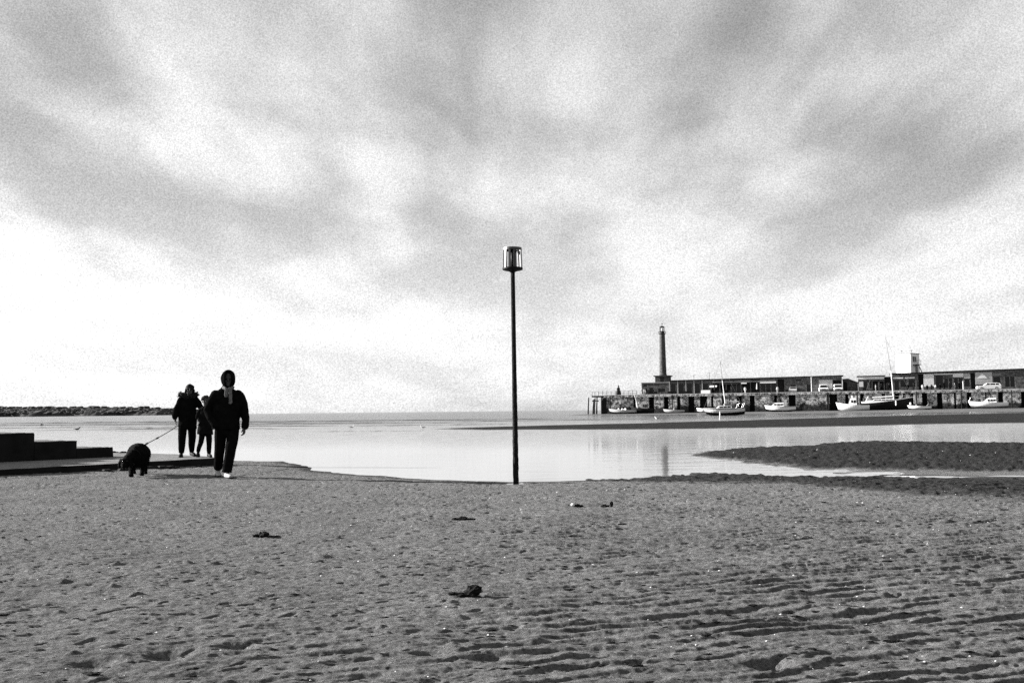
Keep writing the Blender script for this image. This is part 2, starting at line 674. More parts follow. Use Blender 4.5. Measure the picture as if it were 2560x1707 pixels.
def terrain(X, Y, detail=True):
    wob = fbm(X * 1.1, Y * 0.8, 3, 4) * 0.16
    s1 = signed_dist(X, Y, NEAR_SHORE) + wob
    h = np.where(s1 > 0, 0.13 * (1 - np.exp(-s1 / 4.0)), np.maximum(s1 * 0.035, -0.5))
    s2 = signed_dist(X, Y, ISLAND) + wob * 1.5 + fbm(X * 1.5, Y * 4.0, 8, 4, 0.6) * 0.30
    hi = np.where(s2 > 0, 0.085 * (1 - np.exp(-s2 / 1.6)), np.maximum(s2 * 0.05, -0.5))
    hi = hi + 0.004 * sstep(0, .4, s2)
    wob3 = fbm(X * 0.15, Y * 0.12, 21, 3) * 0.8
    s3 = signed_dist(X, Y, FAR_BAR) + wob3
    hf = np.where(s3 > 0, 0.12 * (1 - np.exp(-s3 / 5.0)), np.maximum(s3 * 0.03, -0.5))
    s4 = np.maximum(signed_dist(X, Y, THIN_BAR), signed_dist(X, Y, THIN_BAR_2)) + fbm(X * 0.3, Y * 0.3, 41, 3) * 0.9
    ht = np.where(s4 > 0, 0.02 * (1 - np.exp(-s4 / 1.0)), np.maximum(s4 * 0.03, -0.5))
    # mud bank rising to the foot of the harbour arm
    pu = (X - PO.x) * PU.x + (Y - PO.y) * PU.y
    pv = (X - PO.x) * PV.x + (Y - PO.y) * PV.y
    hm = -0.25 + sstep(-32, -4, pv) * (0.42 + 0.0052 * np.clip(pu, 0, 140)) - 0.5 * sstep(-1, -10, pu) - .9 * sstep(16, 24, pv)
    # almost drained sand flat between the near beach and the weed-grown bar
    flat = sstep(4.9, 5.8, X) * sstep(40, 30, Y) * (s1 > -3.0) * (s2 > -3.0)
    hflat = -0.03 + flat * (0.0285 + 0.006 * sstep(5.5, 8, X) + 0.011 * fbm(X * 0.5, Y * 1.6, 77, 4))
    h = np.maximum.reduce([h, hi, hf, ht, hm, hflat])
    wet = np.maximum.reduce([sstep(0.0, 0.3, s2), sstep(0, 1.0, s3), sstep(0, .5, s4)])
    sw = np.interp(X, [1.2, 2.4, 4.0, 5.5, 7.0], [0.15, 1.2, 3.0, 5.2, 6.5])
    strip = sstep(1.0, 0.55, (s1 + fbm(X * 0.7, Y * 0.9, 61, 4) * 0.6) / sw) * (s1 > -0.3) * (X > 1.2)
    edge = sstep(0.5, 0.05, s1) * (s1 > -1)
    far_wet = sstep(-40, -3, pv)
    wet = np.clip(np.maximum(np.maximum(wet, strip * 0.95), edge * 0.8) , 0, 1)
    if not detail:
        return h, wet
    land = sstep(-0.1, 0.6, s1)
    dist = np.hypot(X, Y)
    # ripple marks: strong on the right, fading out to the trampled sand on the left
    wr = sstep(-1.7, 0.9, X - 0.02 * Y + fbm(X * 0.4, Y * 0.4, 71, 2) * 1.2)
    wr = wr * (0.62 + 0.38 * sstep(-0.3, 0.2, fbm(X * 0.55 + 9, Y * 0.8, 81, 3)))
    ph = (Y * 0.93 - X * 0.27) / 0.125 + fbm(X * 0.7, Y * 1.2, 91, 3) * 1.0
    saw = ph - np.floor(ph)
    prof = np.where(saw < 0.17, saw / 0.17, (1 - saw) / 0.83)          # steep side towards the viewer
    prof = prof * prof * (3 - 2 * prof)
    brk = 0.40 + 0.60 * sstep(-0.30, 0.30, perlin(X * 1.7 + Y * 0.5, Y * 6.5 - X * 1.9, 97))
    h = h + land * wr * brk * 0.0195 * (prof - 0.4)
    # island and bars: rough, weed-grown humps
    rough = np.maximum(sstep(0.05, 0.5, s2), 0.8 * strip)
    h = h + rough * 0.045 * np.abs(fbm(X * 2.6, Y * 3.2, 101, 4))
    # trampled sand: hollows and kicked-up lumps
    clump = sstep(-0.30, 0.35, fbm(X * 0.6 + 3, Y * 0.5 + 1, 111, 3))
    wl = land * (1.0 - 0.35 * wr)
    h = h - wl * clump * 0.020 * pits(X, Y, 0.26, 0.03, 0.10, 0.6, 121, 3.0)
    h = h - wl * (0.45 + .55 * clump) * 0.025 * pits(X, Y, 0.14, 0.025, 0.075, 0.75, 131, 3.0)
    h = h + wl * 0.020 * pits(X, Y, 0.42, 0.04, 0.09, 0.35, 141, 2.2)
    h = h + wl * clump * 0.012 * pits(X, Y, 0.18, 0.02, 0.05, 0.4, 151, 2.0)
    h = h + land * (0.010 * fbm(X * 1.4, Y * 1.4, 161, 3) + 0.006 * fbm(X * 6 + Y * 2, Y * 11 - X * 3, 171, 4, 0.6))
    # the big hollows printed into the sand at the lower edge
    for cx, cy, r, dpt in ((-1.50, 4.25, .10, .04), (-1.25, 4.40, .06, .03), (-1.75, 4.1, .08, .03), (1.02, 3.95, .05, .05), (-.35, 4.2, .07, .03), (-.10, 4.1, .05, .03)):
        d = np.hypot(X - cx, (Y - cy) * 1.0) / r
        h = h - dpt * np.exp(-d * d)
    # scour under the slipway edge and round the beacon foot
    d = np.hypot(X - 0.04, Y - 15.26)
    h = h - 0.022 * np.exp(-(d / 0.22) ** 2)
    return h, wet


def build_beach():
    dy = np.concatenate([np.linspace(1500, 900, 90, endpoint=False), np.linspace(900, 60, 690, endpoint=False),
                         np.linspace(60, 4.5, 75)])
    Yr = 1.03 * 2406.0 / dy
    t = np.concatenate([np.linspace(-1.9, -0.60, 70, endpoint=False), np.linspace(-0.60, 0.60, 960, endpoint=False),
                        np.linspace(0.60, 1.9, 70)])
    X = Yr[:, None] * t[None, :]
    Y = np.repeat(Yr[:, None], len(t), 1)
    H, W = terrain(X, Y)
    # ground under and behind the viewer
    Yb = np.array([-14.0, -4.0])
    Xb = np.array([22.0, 7.0])[:, None] * t[None, :]
    Yb2 = np.repeat(Yb[:, None], len(t), 1)
    Hb = np.full(Xb.shape, 0.11)
    X, Y = np.vstack([Xb, X]), np.vstack([Yb2, Y])
    H, W = np.vstack([Hb, H]), np.vstack([Hb * 0, W])
    nr, nc = X.shape
    co = np.stack([X, Y, H], -1).reshape(-1, 3).astype(np.float32)
    idx = np.arange(nr * nc).reshape(nr, nc)
    q = np.stack([idx[:-1, :-1], idx[:-1, 1:], idx[1:, 1:], idx[1:, :-1]], -1).reshape(-1, 4)
    keep = (H.ravel()[q].max(1) > -0.2)                # the drowned sea bed is never seen
    q = q[keep]
    used = np.unique(q)
    remap = np.full(nr * nc, -1)
    remap[used] = np.arange(len(used))
    q = remap[q]
    co = co[used]
    me = bpy.data.meshes.new('beach')
    me.vertices.add(len(co))
    me.vertices.foreach_set('co', co.ravel())
    me.loops.add(q.size)
    me.loops.foreach_set('vertex_index', q.ravel().astype(np.int32))
    me.polygons.add(len(q))
    me.polygons.foreach_set('loop_start', np.arange(0, q.size, 4, dtype=np.int32))
    me.polygons.foreach_set('loop_total', np.full(len(q), 4, np.int32))
    me.polygons.foreach_set('use_smooth', np.ones(len(q), bool))
    me.update(calc_edges=True)
    at = me.attributes.new('wet', 'FLOAT', 'POINT')
    at.data.foreach_set('value', W.ravel()[used].astype(np.float32))
    me.materials.append(M['sand'])
    o = bpy.data.objects.new('beach', me)
    COL.objects.link(o)
    tag(o, kind='structure')
    print('beach', len(co), len(q))


def ground_z(x, y):
    h, _ = terrain(np.array([float(x)]), np.array([float(y)]))
    return float(h[0])


build_beach()

mb = MB()
n = 64
mb.add([(30000 * math.cos(2 * math.pi * k / n), 30000 * math.sin(2 * math.pi * k / n), 0.0) for k in range(n)], [tuple(range(n))])
SEA = tag(mb.build('sea', M['water']), kind='structure')


def build_wavelets():
    # low wave crests running in over the shallows
    rs = random.Random(12)
    rows = [(-44, 92.0, 30), (-16, 99.0, 26), (-30, 108.0, 44), (6, 112.0, 30), (-52, 120.0, 40), (-22, 70.0, 15), (-9, 60.0, 9), (-20, 132.0, 60), (-60, 150.0, 50), (-4, 84.0, 8), (-31, 83.0, 10)]
    for cx, cy, ln in rows:
        m = MB()
        n = 26
        vs, fs = [], []
        for i in range(n + 1):
            t = i / n
            x = cx + (t - .5) * ln
            y = cy + 1.2 * math.sin(x * .23) + rs.uniform(-.12, .12)
            k = math.sin(math.pi * t) ** .5 * rs.uniform(.35, 1.0)
            h = .10 * k * (cy / 95)
            vs += [(x, y - .30, -.01), (x, y - .10, h * .8), (x, y + .05, h), (x, y + .9, -.01)]
        for i in range(n):
            for j in range(3):
                a = i * 4 + j
                fs.append((a, a + 4, a + 5, a + 1))
        m.add(vs, fs)
        m.build('wave_crest', M['water'], SEA, True)


build_wavelets()


def build_headland():
    # low wooded cliff land across the bay, about two kilometres off
    prof = [(-2600, 20), (-1800, 24), (-1181, 21), (-1000, 16), (-927, 16), (-895, 13.5), (-867, 16.5), (-835, 15), (-770, 14), (-735, 15), (-700, 12), (-680, 12.8), (-665, 11), (-645, 6.5), (-628, 4.0), (-612, 2.2), (-596, 0.2)]
    xs = np.arange(-2600, -594, 8.0)
    hs = np.interp(xs, [p[0] for p in prof], [p[1] for p in prof])
    rows = []
    for dy, k in ((-6, -0.2), (0, 0.42), (25, 0.75), (110, 1.0), (260, 0.9), (420, -0.3)):
        rows.append([(x, 1800 + dy - (x + 600) * 0.12 + 6 * math.sin(x * 0.05), h * k + (1.2 * math.sin(x * 0.31) + math.sin(x * .13)) * (k > 0.3)) for x, h in zip(xs, hs)])
    m = MB()
    nc = len(xs)
    vs = [p for r in rows for p in r]
    fs = [(a * nc + i, a * nc + i + 1, (a + 1) * nc + i + 1, (a + 1) * nc + i) for a in range(len(rows) - 1) for i in range(nc - 1)]
    m.add(vs, fs)
    tag(m.build('headland', M['land']), kind='structure')
    m = MB()
    for k in range(5200):
        x = random.uniform(-2300, -610) if k % 3 else random.uniform(-1150, -610)
        h = np.interp(x, [p[0] for p in prof], [p[1] for p in prof])
        if random.random() > 0.35 + 0.65 * float(sstep(-.2, .3, fbm(np.array([x * 0.012]), np.array([3.]), 5, 3))[0]) or h < 3:
            continue
        d = random.uniform(-4, 150)
        f = np.interp(d, [0, 25, 110, 260], [0.42, .75, 1, .9])
        r = random.uniform(0.9, 2.3) * min(1, h / 9)
        up = 0.12
        if k % 23 == 0:
            d, f, up = random.uniform(80, 130), 1.0, 0.45
            r = random.uniform(2.2, 3.8) * min(1, h / 10)
        c = (x, 1800 + d - (x + 600) * 0.12, h * f + r * up)
        vs, fs = [], []
        for i in range(1, 5):
            th = math.pi * i / 5
            for q in range(7):
                rr = r * random.uniform(0.85, 1.15)
                vs.append((c[0] + 2.6 * rr * math.sin(th) * math.cos(q * 2 * math.pi / 7), c[1] + rr * math.sin(th) * math.sin(q * 2 * math.pi / 7), c[2] - rr * math.cos(th)))
        for i in range(3):
            for q in range(7):
                fs.append((i * 7 + q, i * 7 + (q + 1) % 7, i * 7 + 7 + (q + 1) % 7, i * 7 + 7 + q))
        fs.append(tuple(range(21, 28)))
        m.add(vs, fs)
    tag(m.build('far_woodland', M['wood'], None, True), 'dark wooded skyline of the low headland across the bay', 'woodland', kind='stuff')


build_headland()


# ------------------------------------------------------------------ slipway apron and the black stepped block
def build_slipway():
    root = empty('concrete_slipway', (-8.98, 17.5, 0))
    tag(root, 'low sandy concrete slipway edge under the woman and child', 'slipway')
    off = Vector((-8.98, 17.5, 0))
    edge = [Vector((-15.2, 9.15, 0)), Vector((-8.98, 17.5, 0)), Vector((-6.38, 20.99, 0))]
    back = [Vector((-7.2, 22.1, 0)), Vector((-8.3, 23.4, 0)), Vector((-9.6, 24.3, 0)), Vector((-13, 27.0, 0)), Vector((-24, 18, 0))]
    poly = edge + back
    # uneven top, worn lip
    m = MB()
    ring_lo, ring_hi = [], []
    pts = []
    for i, p in enumerate(poly):
        q = poly[(i + 1) % len(poly)]
        k = max(1, int((q - p).length / 0.35)) if i in (0, 1, 2, 3, 4) else 6
        for j in range(k):
            pts.append(p.lerp(q, j / k))
    cen = sum(pts, Vector()) / len(pts)
    for p in pts:
        w = 0.02 * float(perlin(np.array([p.x * 3]), np.array([p.y * 3]), 3)[0])
        d = (p - cen).normalized()
        ring_lo.append(tuple(p - off + d * w + Vector((0, 0, -0.2))))
        ring_hi.append(tuple(p - off + d * w + Vector((0, 0, 0.205 + w * 0.4))))
    n = len(pts)
    vs = ring_lo + ring_hi + [tuple(cen - off + Vector((0, 0, 0.215)))]
    m.add(vs[n:], [(i, (i + 1) % n, n) for i in range(n)])
    m.build('slab', M['concrete'], root)
    m = MB()
    m.add(vs[:2 * n], [(i, (i + 1) % n, n + (i + 1) % n, n + i) for i in range(n)])
    m.build('edge_face', M['black_concrete'], root)  # shade of the unlit side painted in as near-black colour
    # broken rubble toe at the end of the edge
    for k in range(16):
        t = random.uniform(0.35, 1.04)
        p = edge[1].lerp(edge[2], t) - off + Vector((random.uniform(0.05, .40), random.uniform(-.30, -0.03), 0))
        s = random.uniform(0.05, 0.13)
        b = MB()
        rs = []
        for z, f in ((-0.4, .9), (0.15, 1.0), (0.5, .6)):
            rs.append([(p.x + s * f * random.uniform(.8, 1.25) * math.cos(a), p.y + s * f * random.uniform(.7, 1.1) * math.sin(a), 0.06 + s * z) for a in np.linspace(0, 2 * math.pi, 8)[:-1]])
        b.loft(rs)
        b.build('rubble_stone', M['black_concrete'], root)


def build_steps():
    a = math.atan2(3.43, 2.55)                         # the block runs parallel to the slipway edge
    root = empty('stepped_block', (-9.05, 21.9, 0.2), a)
    tag(root, 'black concrete block stepping down to the right at the left edge', 'steps')
    tops = [(0.0, 0.225), (-0.86, 0.40), (-1.80, 0.595), (-2.75, 0.79), (-3.7, 0.985)]
    for i, (x1, z) in enumerate(tops):
        x0 = tops[i + 1][0] if i + 1 < len(tops) else -7.0
        m = MB()
        bv = 0.03
        # front outline with a worn nosing
        prof = [(x0 + 0.002, -0.05), (x1, -0.05), (x1, z - bv), (x1 - bv * 0.3, z - bv * 0.3), (x1 - bv, z), (x0 + 0.002, z)]
        rings = [[(p[0], y, p[1]) for p in prof] for y in (0.0, 1.7)]
        rings = []
        rs = random.Random(40 + i)
        for k in range(18):
            y = 1.7 * k / 17
            w_ = [rs.uniform(-.012, .012) for _ in prof]
            rings.append([(p[0] + (w_[j] if 0 < j < 5 else 0), y, p[1] + (w_[j] * .7 if 1 < j < 5 else 0)) for j, p in enumerate(prof)])
        m.loft(rings)
        st = m.build('step', M['black_concrete'], root)
        if i < 3:
            # blown sand lying on the tread
            m = MB()
            n = 14
            x0_ = x0 + .05
            pts = [(x0_ + (x1 - x0_) * (.45 + .42 * math.cos(2 * math.pi * k / n) * rs.uniform(.8, 1.1)), .75 + .6 * math.sin(2 * math.pi * k / n) * rs.uniform(.8, 1.1)) for k in range(n)]
            cx_, cy_ = sum(p[0] for p in pts) / n, sum(p[1] for p in pts) / n
            vs = [(p[0], p[1], z - .004) for p in pts] + [((p[0] + cx_) / 2, (p[1] + cy_) / 2, z + .022) for p in pts] + [(cx_, cy_, z + .03)]
            m.add(vs, [(k, (k + 1) % n, n + (k + 1) % n, n + k) for k in range(n)] + [(n + k, n + (k + 1) % n, 2 * n) for k in range(n)])
            m.build('blown_sand', M['concrete'], st, True)


build_slipway()
build_steps()


# ------------------------------------------------------------------ the harbour arm
DECK = 4.62


def at_pier(u, v, z=0.0):
    p = PO + PU * u + PV * v
    return (p.x, p.y, z)


def pier_root(name, u, v, z=DECK, turn=0.0):
    return empty(name, at_pier(u, v, z), PIER_RZ + turn)


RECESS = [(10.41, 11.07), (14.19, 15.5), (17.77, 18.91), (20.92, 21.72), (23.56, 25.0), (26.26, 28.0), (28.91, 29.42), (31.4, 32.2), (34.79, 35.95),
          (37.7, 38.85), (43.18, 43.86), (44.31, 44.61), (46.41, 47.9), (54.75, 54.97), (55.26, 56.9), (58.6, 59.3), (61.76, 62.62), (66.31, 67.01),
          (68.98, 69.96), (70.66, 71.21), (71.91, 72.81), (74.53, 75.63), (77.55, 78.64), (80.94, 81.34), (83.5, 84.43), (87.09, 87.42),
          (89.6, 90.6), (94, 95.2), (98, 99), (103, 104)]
PIER_END = 118.0


def build_pier():
    root = pier_root('harbour_arm', 0, 0, 0)
    tag(root, 'long stone harbour arm with dark buttressed wall, running out to the lighthouse', 'harbour wall')
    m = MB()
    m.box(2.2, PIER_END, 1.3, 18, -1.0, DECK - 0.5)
    m.build('core', M['black_concrete'], root)  # near-black colour paints the shade inside the wall recesses
    m = MB()
    m.box(2.2, PIER_END, 1.603, 18, DECK - .497, DECK - 0.03)
    m.build('deck', M['concrete'], root)
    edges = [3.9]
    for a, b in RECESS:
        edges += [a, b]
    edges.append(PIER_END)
    top = DECK - 0.48
    for i in range(0, len(edges), 2):
        a, b = edges[i], edges[i + 1]
        k = max(1, int((b - a) / 4.0))
        for j in range(k):
            p, q = a + (b - a) * j / k, a + (b - a) * (j + 1) / k
            m = MB()
            f = random.uniform(-0.06, 0.05)
            bt = 0.16
            rings = []
            for z, d in ((-1.0, -bt), (0.9, -bt * 0.6), (2.4, -0.03), (top, 0.0)):
                rings.append([(p + .002, d + f, z), (q - .002, d + f, z), (q - .002, 1.296, z), (p + .002, 1.296, z)])
            m.loft(rings)
            m.build('wall_bay', M['stone'], root)
    m = MB()
    m.box(3.2, PIER_END, -0.14, 1.6, top + 0.003, DECK)
    m.build('coping', M['stone'], root)
    m = MB()
    m.box(3.4, PIER_END, 0.0, 0.3, DECK + 0.003, DECK + 0.16)
    m.build('kerb', M['pale_paint'], root)
    # ladders and timber fenders against the wall
    for u in (4.9, 19.9, 33.2, 44.08, 55.1, 61.2, 73.4, 82.4, 92.2):
        m = MB()
        m.tube([(u, -0.34, -0.6), (u, -0.26, DECK - 0.1)], 0.12, 6)
        m.build('fender_post', M['timber'], root)
    for u in (39.8, 64.5, 79.8):
        m = MB()
        for s in (-.2, .2):
            m.tube([(u + s, -0.3, 0.2), (u + s, -0.24, DECK + .5)], 0.04, 6)
        for k in range(14):
            m.tube([(u - .2, -.27, .5 + k * .3), (u + .2, -.27, .5 + k * .3)], 0.025, 5)
        m.build('ladder', M['iron'], root)
    # rounded dark end of the arm
    m = MB()
    ring = [(2.2, 1.2), (2.7, 0.25), (3.3, -0.05), (3.896, -0.05), (3.896, 1.25), (3.5, 1.29), (2.2, 1.29)]
    m.prism(ring, -1.0, top, 'z')
    m.build('end_wall', M['timber'], root)


def build_dolphin():
    root = pier_root('fender_piles', -0.6, 0.2, 0)
    tag(root, 'leaning dark timber piles standing in the water off the arm end', 'piles')
    for dx, dy, h, lean in ((0.0, 0.0, 4.25, 0.28), (1.05, 0.5, 3.8, .38), (1.55, -0.1, 4.1, .34), (1.95, 0.5, 4.3, .30), (2.25, -0.3, 4.35, .16)):
        m = MB()
        m.tube([(dx - .22, dy, -1.2), (dx - .22 + lean * .5, dy, h * .5), (dx - .22 + lean, dy, h)], [.17, .16, .14], 8)
        m.build('pile', M['timber'], root, True)
    m = MB()
    m.box(0.9, 2.5, -.15, .15, 3.25, 3.5)
    m.build('cross_beam', M['timber'], root)


def build_railing():
    root = pier_root('pier_railing', 0.6, 0.6)
    tag(root, 'thin post and rail fence round the open end of the harbour arm', 'railing')
    k = 0
    for u in np.arange(1.2, 11.0, 1.05):
        m = MB()
        m.tube([(u, 0, 0), (u, 0, 1.05 + .08 * (k % 3))], 0.05, 6)
        m.build('post', M['iron'], root)
        k += 1
    for z in (0.55, 1.0):
        m = MB()
        m.tube([(1.2, 0, z), (10.6, 0, z)], 0.03, 5)
        m.build('rail', M['iron'], root)
    m = MB()
    m.box(-0.6, 3.1, 0.3, 5, -0.35, 0.0)
    m.build('end_platform', M['timber'], root)
    for u in (-0.5, 0.2):
        m = MB()
        m.tube([(u, .5, 0), (u, .5, .95)], 0.05, 6)
        m.build('post', M['iron'], root)
    m = MB()
    m.tube([(-.5, .5, .93), (1.2, 0, 1.0)], 0.03, 5)
    m.build('rail', M['iron'], root)


def build_statue():
    root = pier_root('statue', 6.05, 4.0)
    tag(root, 'dark bell-skirted bonneted statue standing alone on the arm end', 'statue')
    m = MB()
    m.lathe([(0.62, 0.12), (0.63, 0.5), (0.58, 0.95), (0.45, 1.3), (0.27, 1.55)], seg=16)
    m.build('skirt', M['timber'], root, True)
    m = MB()
    m.lathe([(0.26, 1.53), (0.30, 1.75), (0.24, 1.95), (0.10, 2.05)], seg=12)
    m.tube([(-.26, 0, 1.85), (-.36, -.1, 1.6), (-.16, -.3, 1.5)], .09, 8, round_ends=True)
    m.tube([(.26, 0, 1.85), (.36, -.1, 1.6), (.16, -.3, 1.5)], .09, 8, round_ends=True)
    m.build('torso', M['timber'], root, True)
    m = MB()
    m.ball((0, 0, 2.2), (.15, .16, .19))
    m.build('head', M['timber'], root, True)
    m = MB()
    m.lathe([(.22, 2.26), (.19, 2.36), (.10, 2.45), (.03, 2.6), (.02, 2.75)], seg=12)
    m.build('bonnet', M['timber'], root, True)
    m = MB()
    m.box(-.65, .65, -.65, .65, 0.0, .125)
    m.build('plinth', M['stone'], root)


def building(name, label, u0, u1, v0, v1, z1a, z1b, openings, wall='brick_grey', over=0.25, fascia='roof', roof_t=0.16):
    """flat-roofed harbour building: facade with real openings, panes set back in them; z1a..z1b roof height along it"""
    root = pier_root(name, u0, v0)
    tag(root, label, 'building')
    W, D = u1 - u0, v1 - v0
    za, zb = z1a - DECK, z1b - DECK
    ops = [(max(a - u0, 0.05), min(b - u0, W - 0.05), c - DECK, d - DECK, kind) for a, b, c, d, kind in openings]
    ops = [(a, b, max(c, 0.0), min(d, min(za, zb) - 0.12), k) for a, b, c, d, k in ops]
    us = sorted({0.0, W} | {o[0] for o in ops} | {o[1] for o in ops})
    zs = sorted({0.0} | {o[2] for o in ops} | {o[3] for o in ops})
    T = 0.45
    m = MB()
    for i in range(len(us) - 1):
        for j in range(len(zs)):
            ua, ub = us[i], us[i + 1]
            z0 = zs[j]
            last = j + 1 == len(zs)
            if ub - ua < 1e-4:
                continue
            uc = (ua + ub) / 2
            if last:
                ta, tb = za + (zb - za) * ua / W, za + (zb - za) * ub / W
                m.add([(ua, 0, z0), (ub, 0, z0), (ub, T, z0), (ua, T, z0), (ua, 0, ta), (ub, 0, tb), (ub, T, tb), (ua, T, ta)],
                      [(0, 1, 5, 4), (1, 2, 6, 5), (2, 3, 7, 6), (3, 0, 4, 7), (4, 5, 6, 7), (3, 2, 1, 0)])
                continue
            zc = (z0 + zs[j + 1]) / 2
            if any(a < uc < b and c < zc < d for a, b, c, d, _ in ops):
                continue
            m.box(ua, ub, 0, T, z0, zs[j + 1])
    m.box(0, 0.3, T, D, 0, za - .02)
    m.box(W - 0.3, W, T, D, 0, zb - .02)
    m.box(0.3, W - 0.3, D - 0.3, D, 0, min(za, zb) - .02)
    m.build('wall', M[wall], root)
    m = MB()
    o_ = over
    m.add([(-o_, -o_, za + .003), (W + o_, -o_, zb + .003), (W + o_, D + .1, zb + .003), (-o_, D + .1, za + .003),
           (-o_, -o_, za + roof_t), (W + o_, -o_, zb + roof_t), (W + o_, D + .1, zb + roof_t), (-o_, D + .1, za + roof_t)],
          [(0, 1, 5, 4), (1, 2, 6, 5), (2, 3, 7, 6), (3, 0, 4, 7), (4, 5, 6, 7), (3, 2, 1, 0)])
    m.build('roof', M[fascia], root)
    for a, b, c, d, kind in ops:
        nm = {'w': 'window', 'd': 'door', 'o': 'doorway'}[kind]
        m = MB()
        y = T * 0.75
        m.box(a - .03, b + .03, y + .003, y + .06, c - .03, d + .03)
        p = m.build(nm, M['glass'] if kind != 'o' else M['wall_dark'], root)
        if kind in 'wd':
            fr = MB()
            t = .07
            k = max(1, int(round((b - a) / 1.1)))
            for q in range(k + 1):
                x = a + t / 2 + (b - a - t) * q / k
                fr.box(x - t / 2, x + t / 2, y - .05, y, c, d)
            fr.box(a, b, y - .045, y - .002, d - t, d)
            fr.box(a, b, y - .045, y - .002, c, c + t)
            fr.build('frame', M['pale_paint'], p)
    return root


def panel(root, ref, u0, u1, z0, z1, material, name, proud=0.05, v0=0.0):
    m = MB()
    m.box(u0 - ref, u1 - ref, v0 - proud, v0 - .003, z0 - DECK, z1 - DECK)
    return m.build(name, M[material], root)


def awning(root, ref, u0, u1, z, material='white_paint', reach=1.1, drop=0.35):
    m = MB()
    a, b = u0 - ref, u1 - ref
    zz = z - DECK
    m.prism([(-.01, zz), (-.01, zz - .06), (-reach, zz - drop - .16), (-reach, zz - drop)], a, b, 'x')
    return m.build('awning', M[material], root)


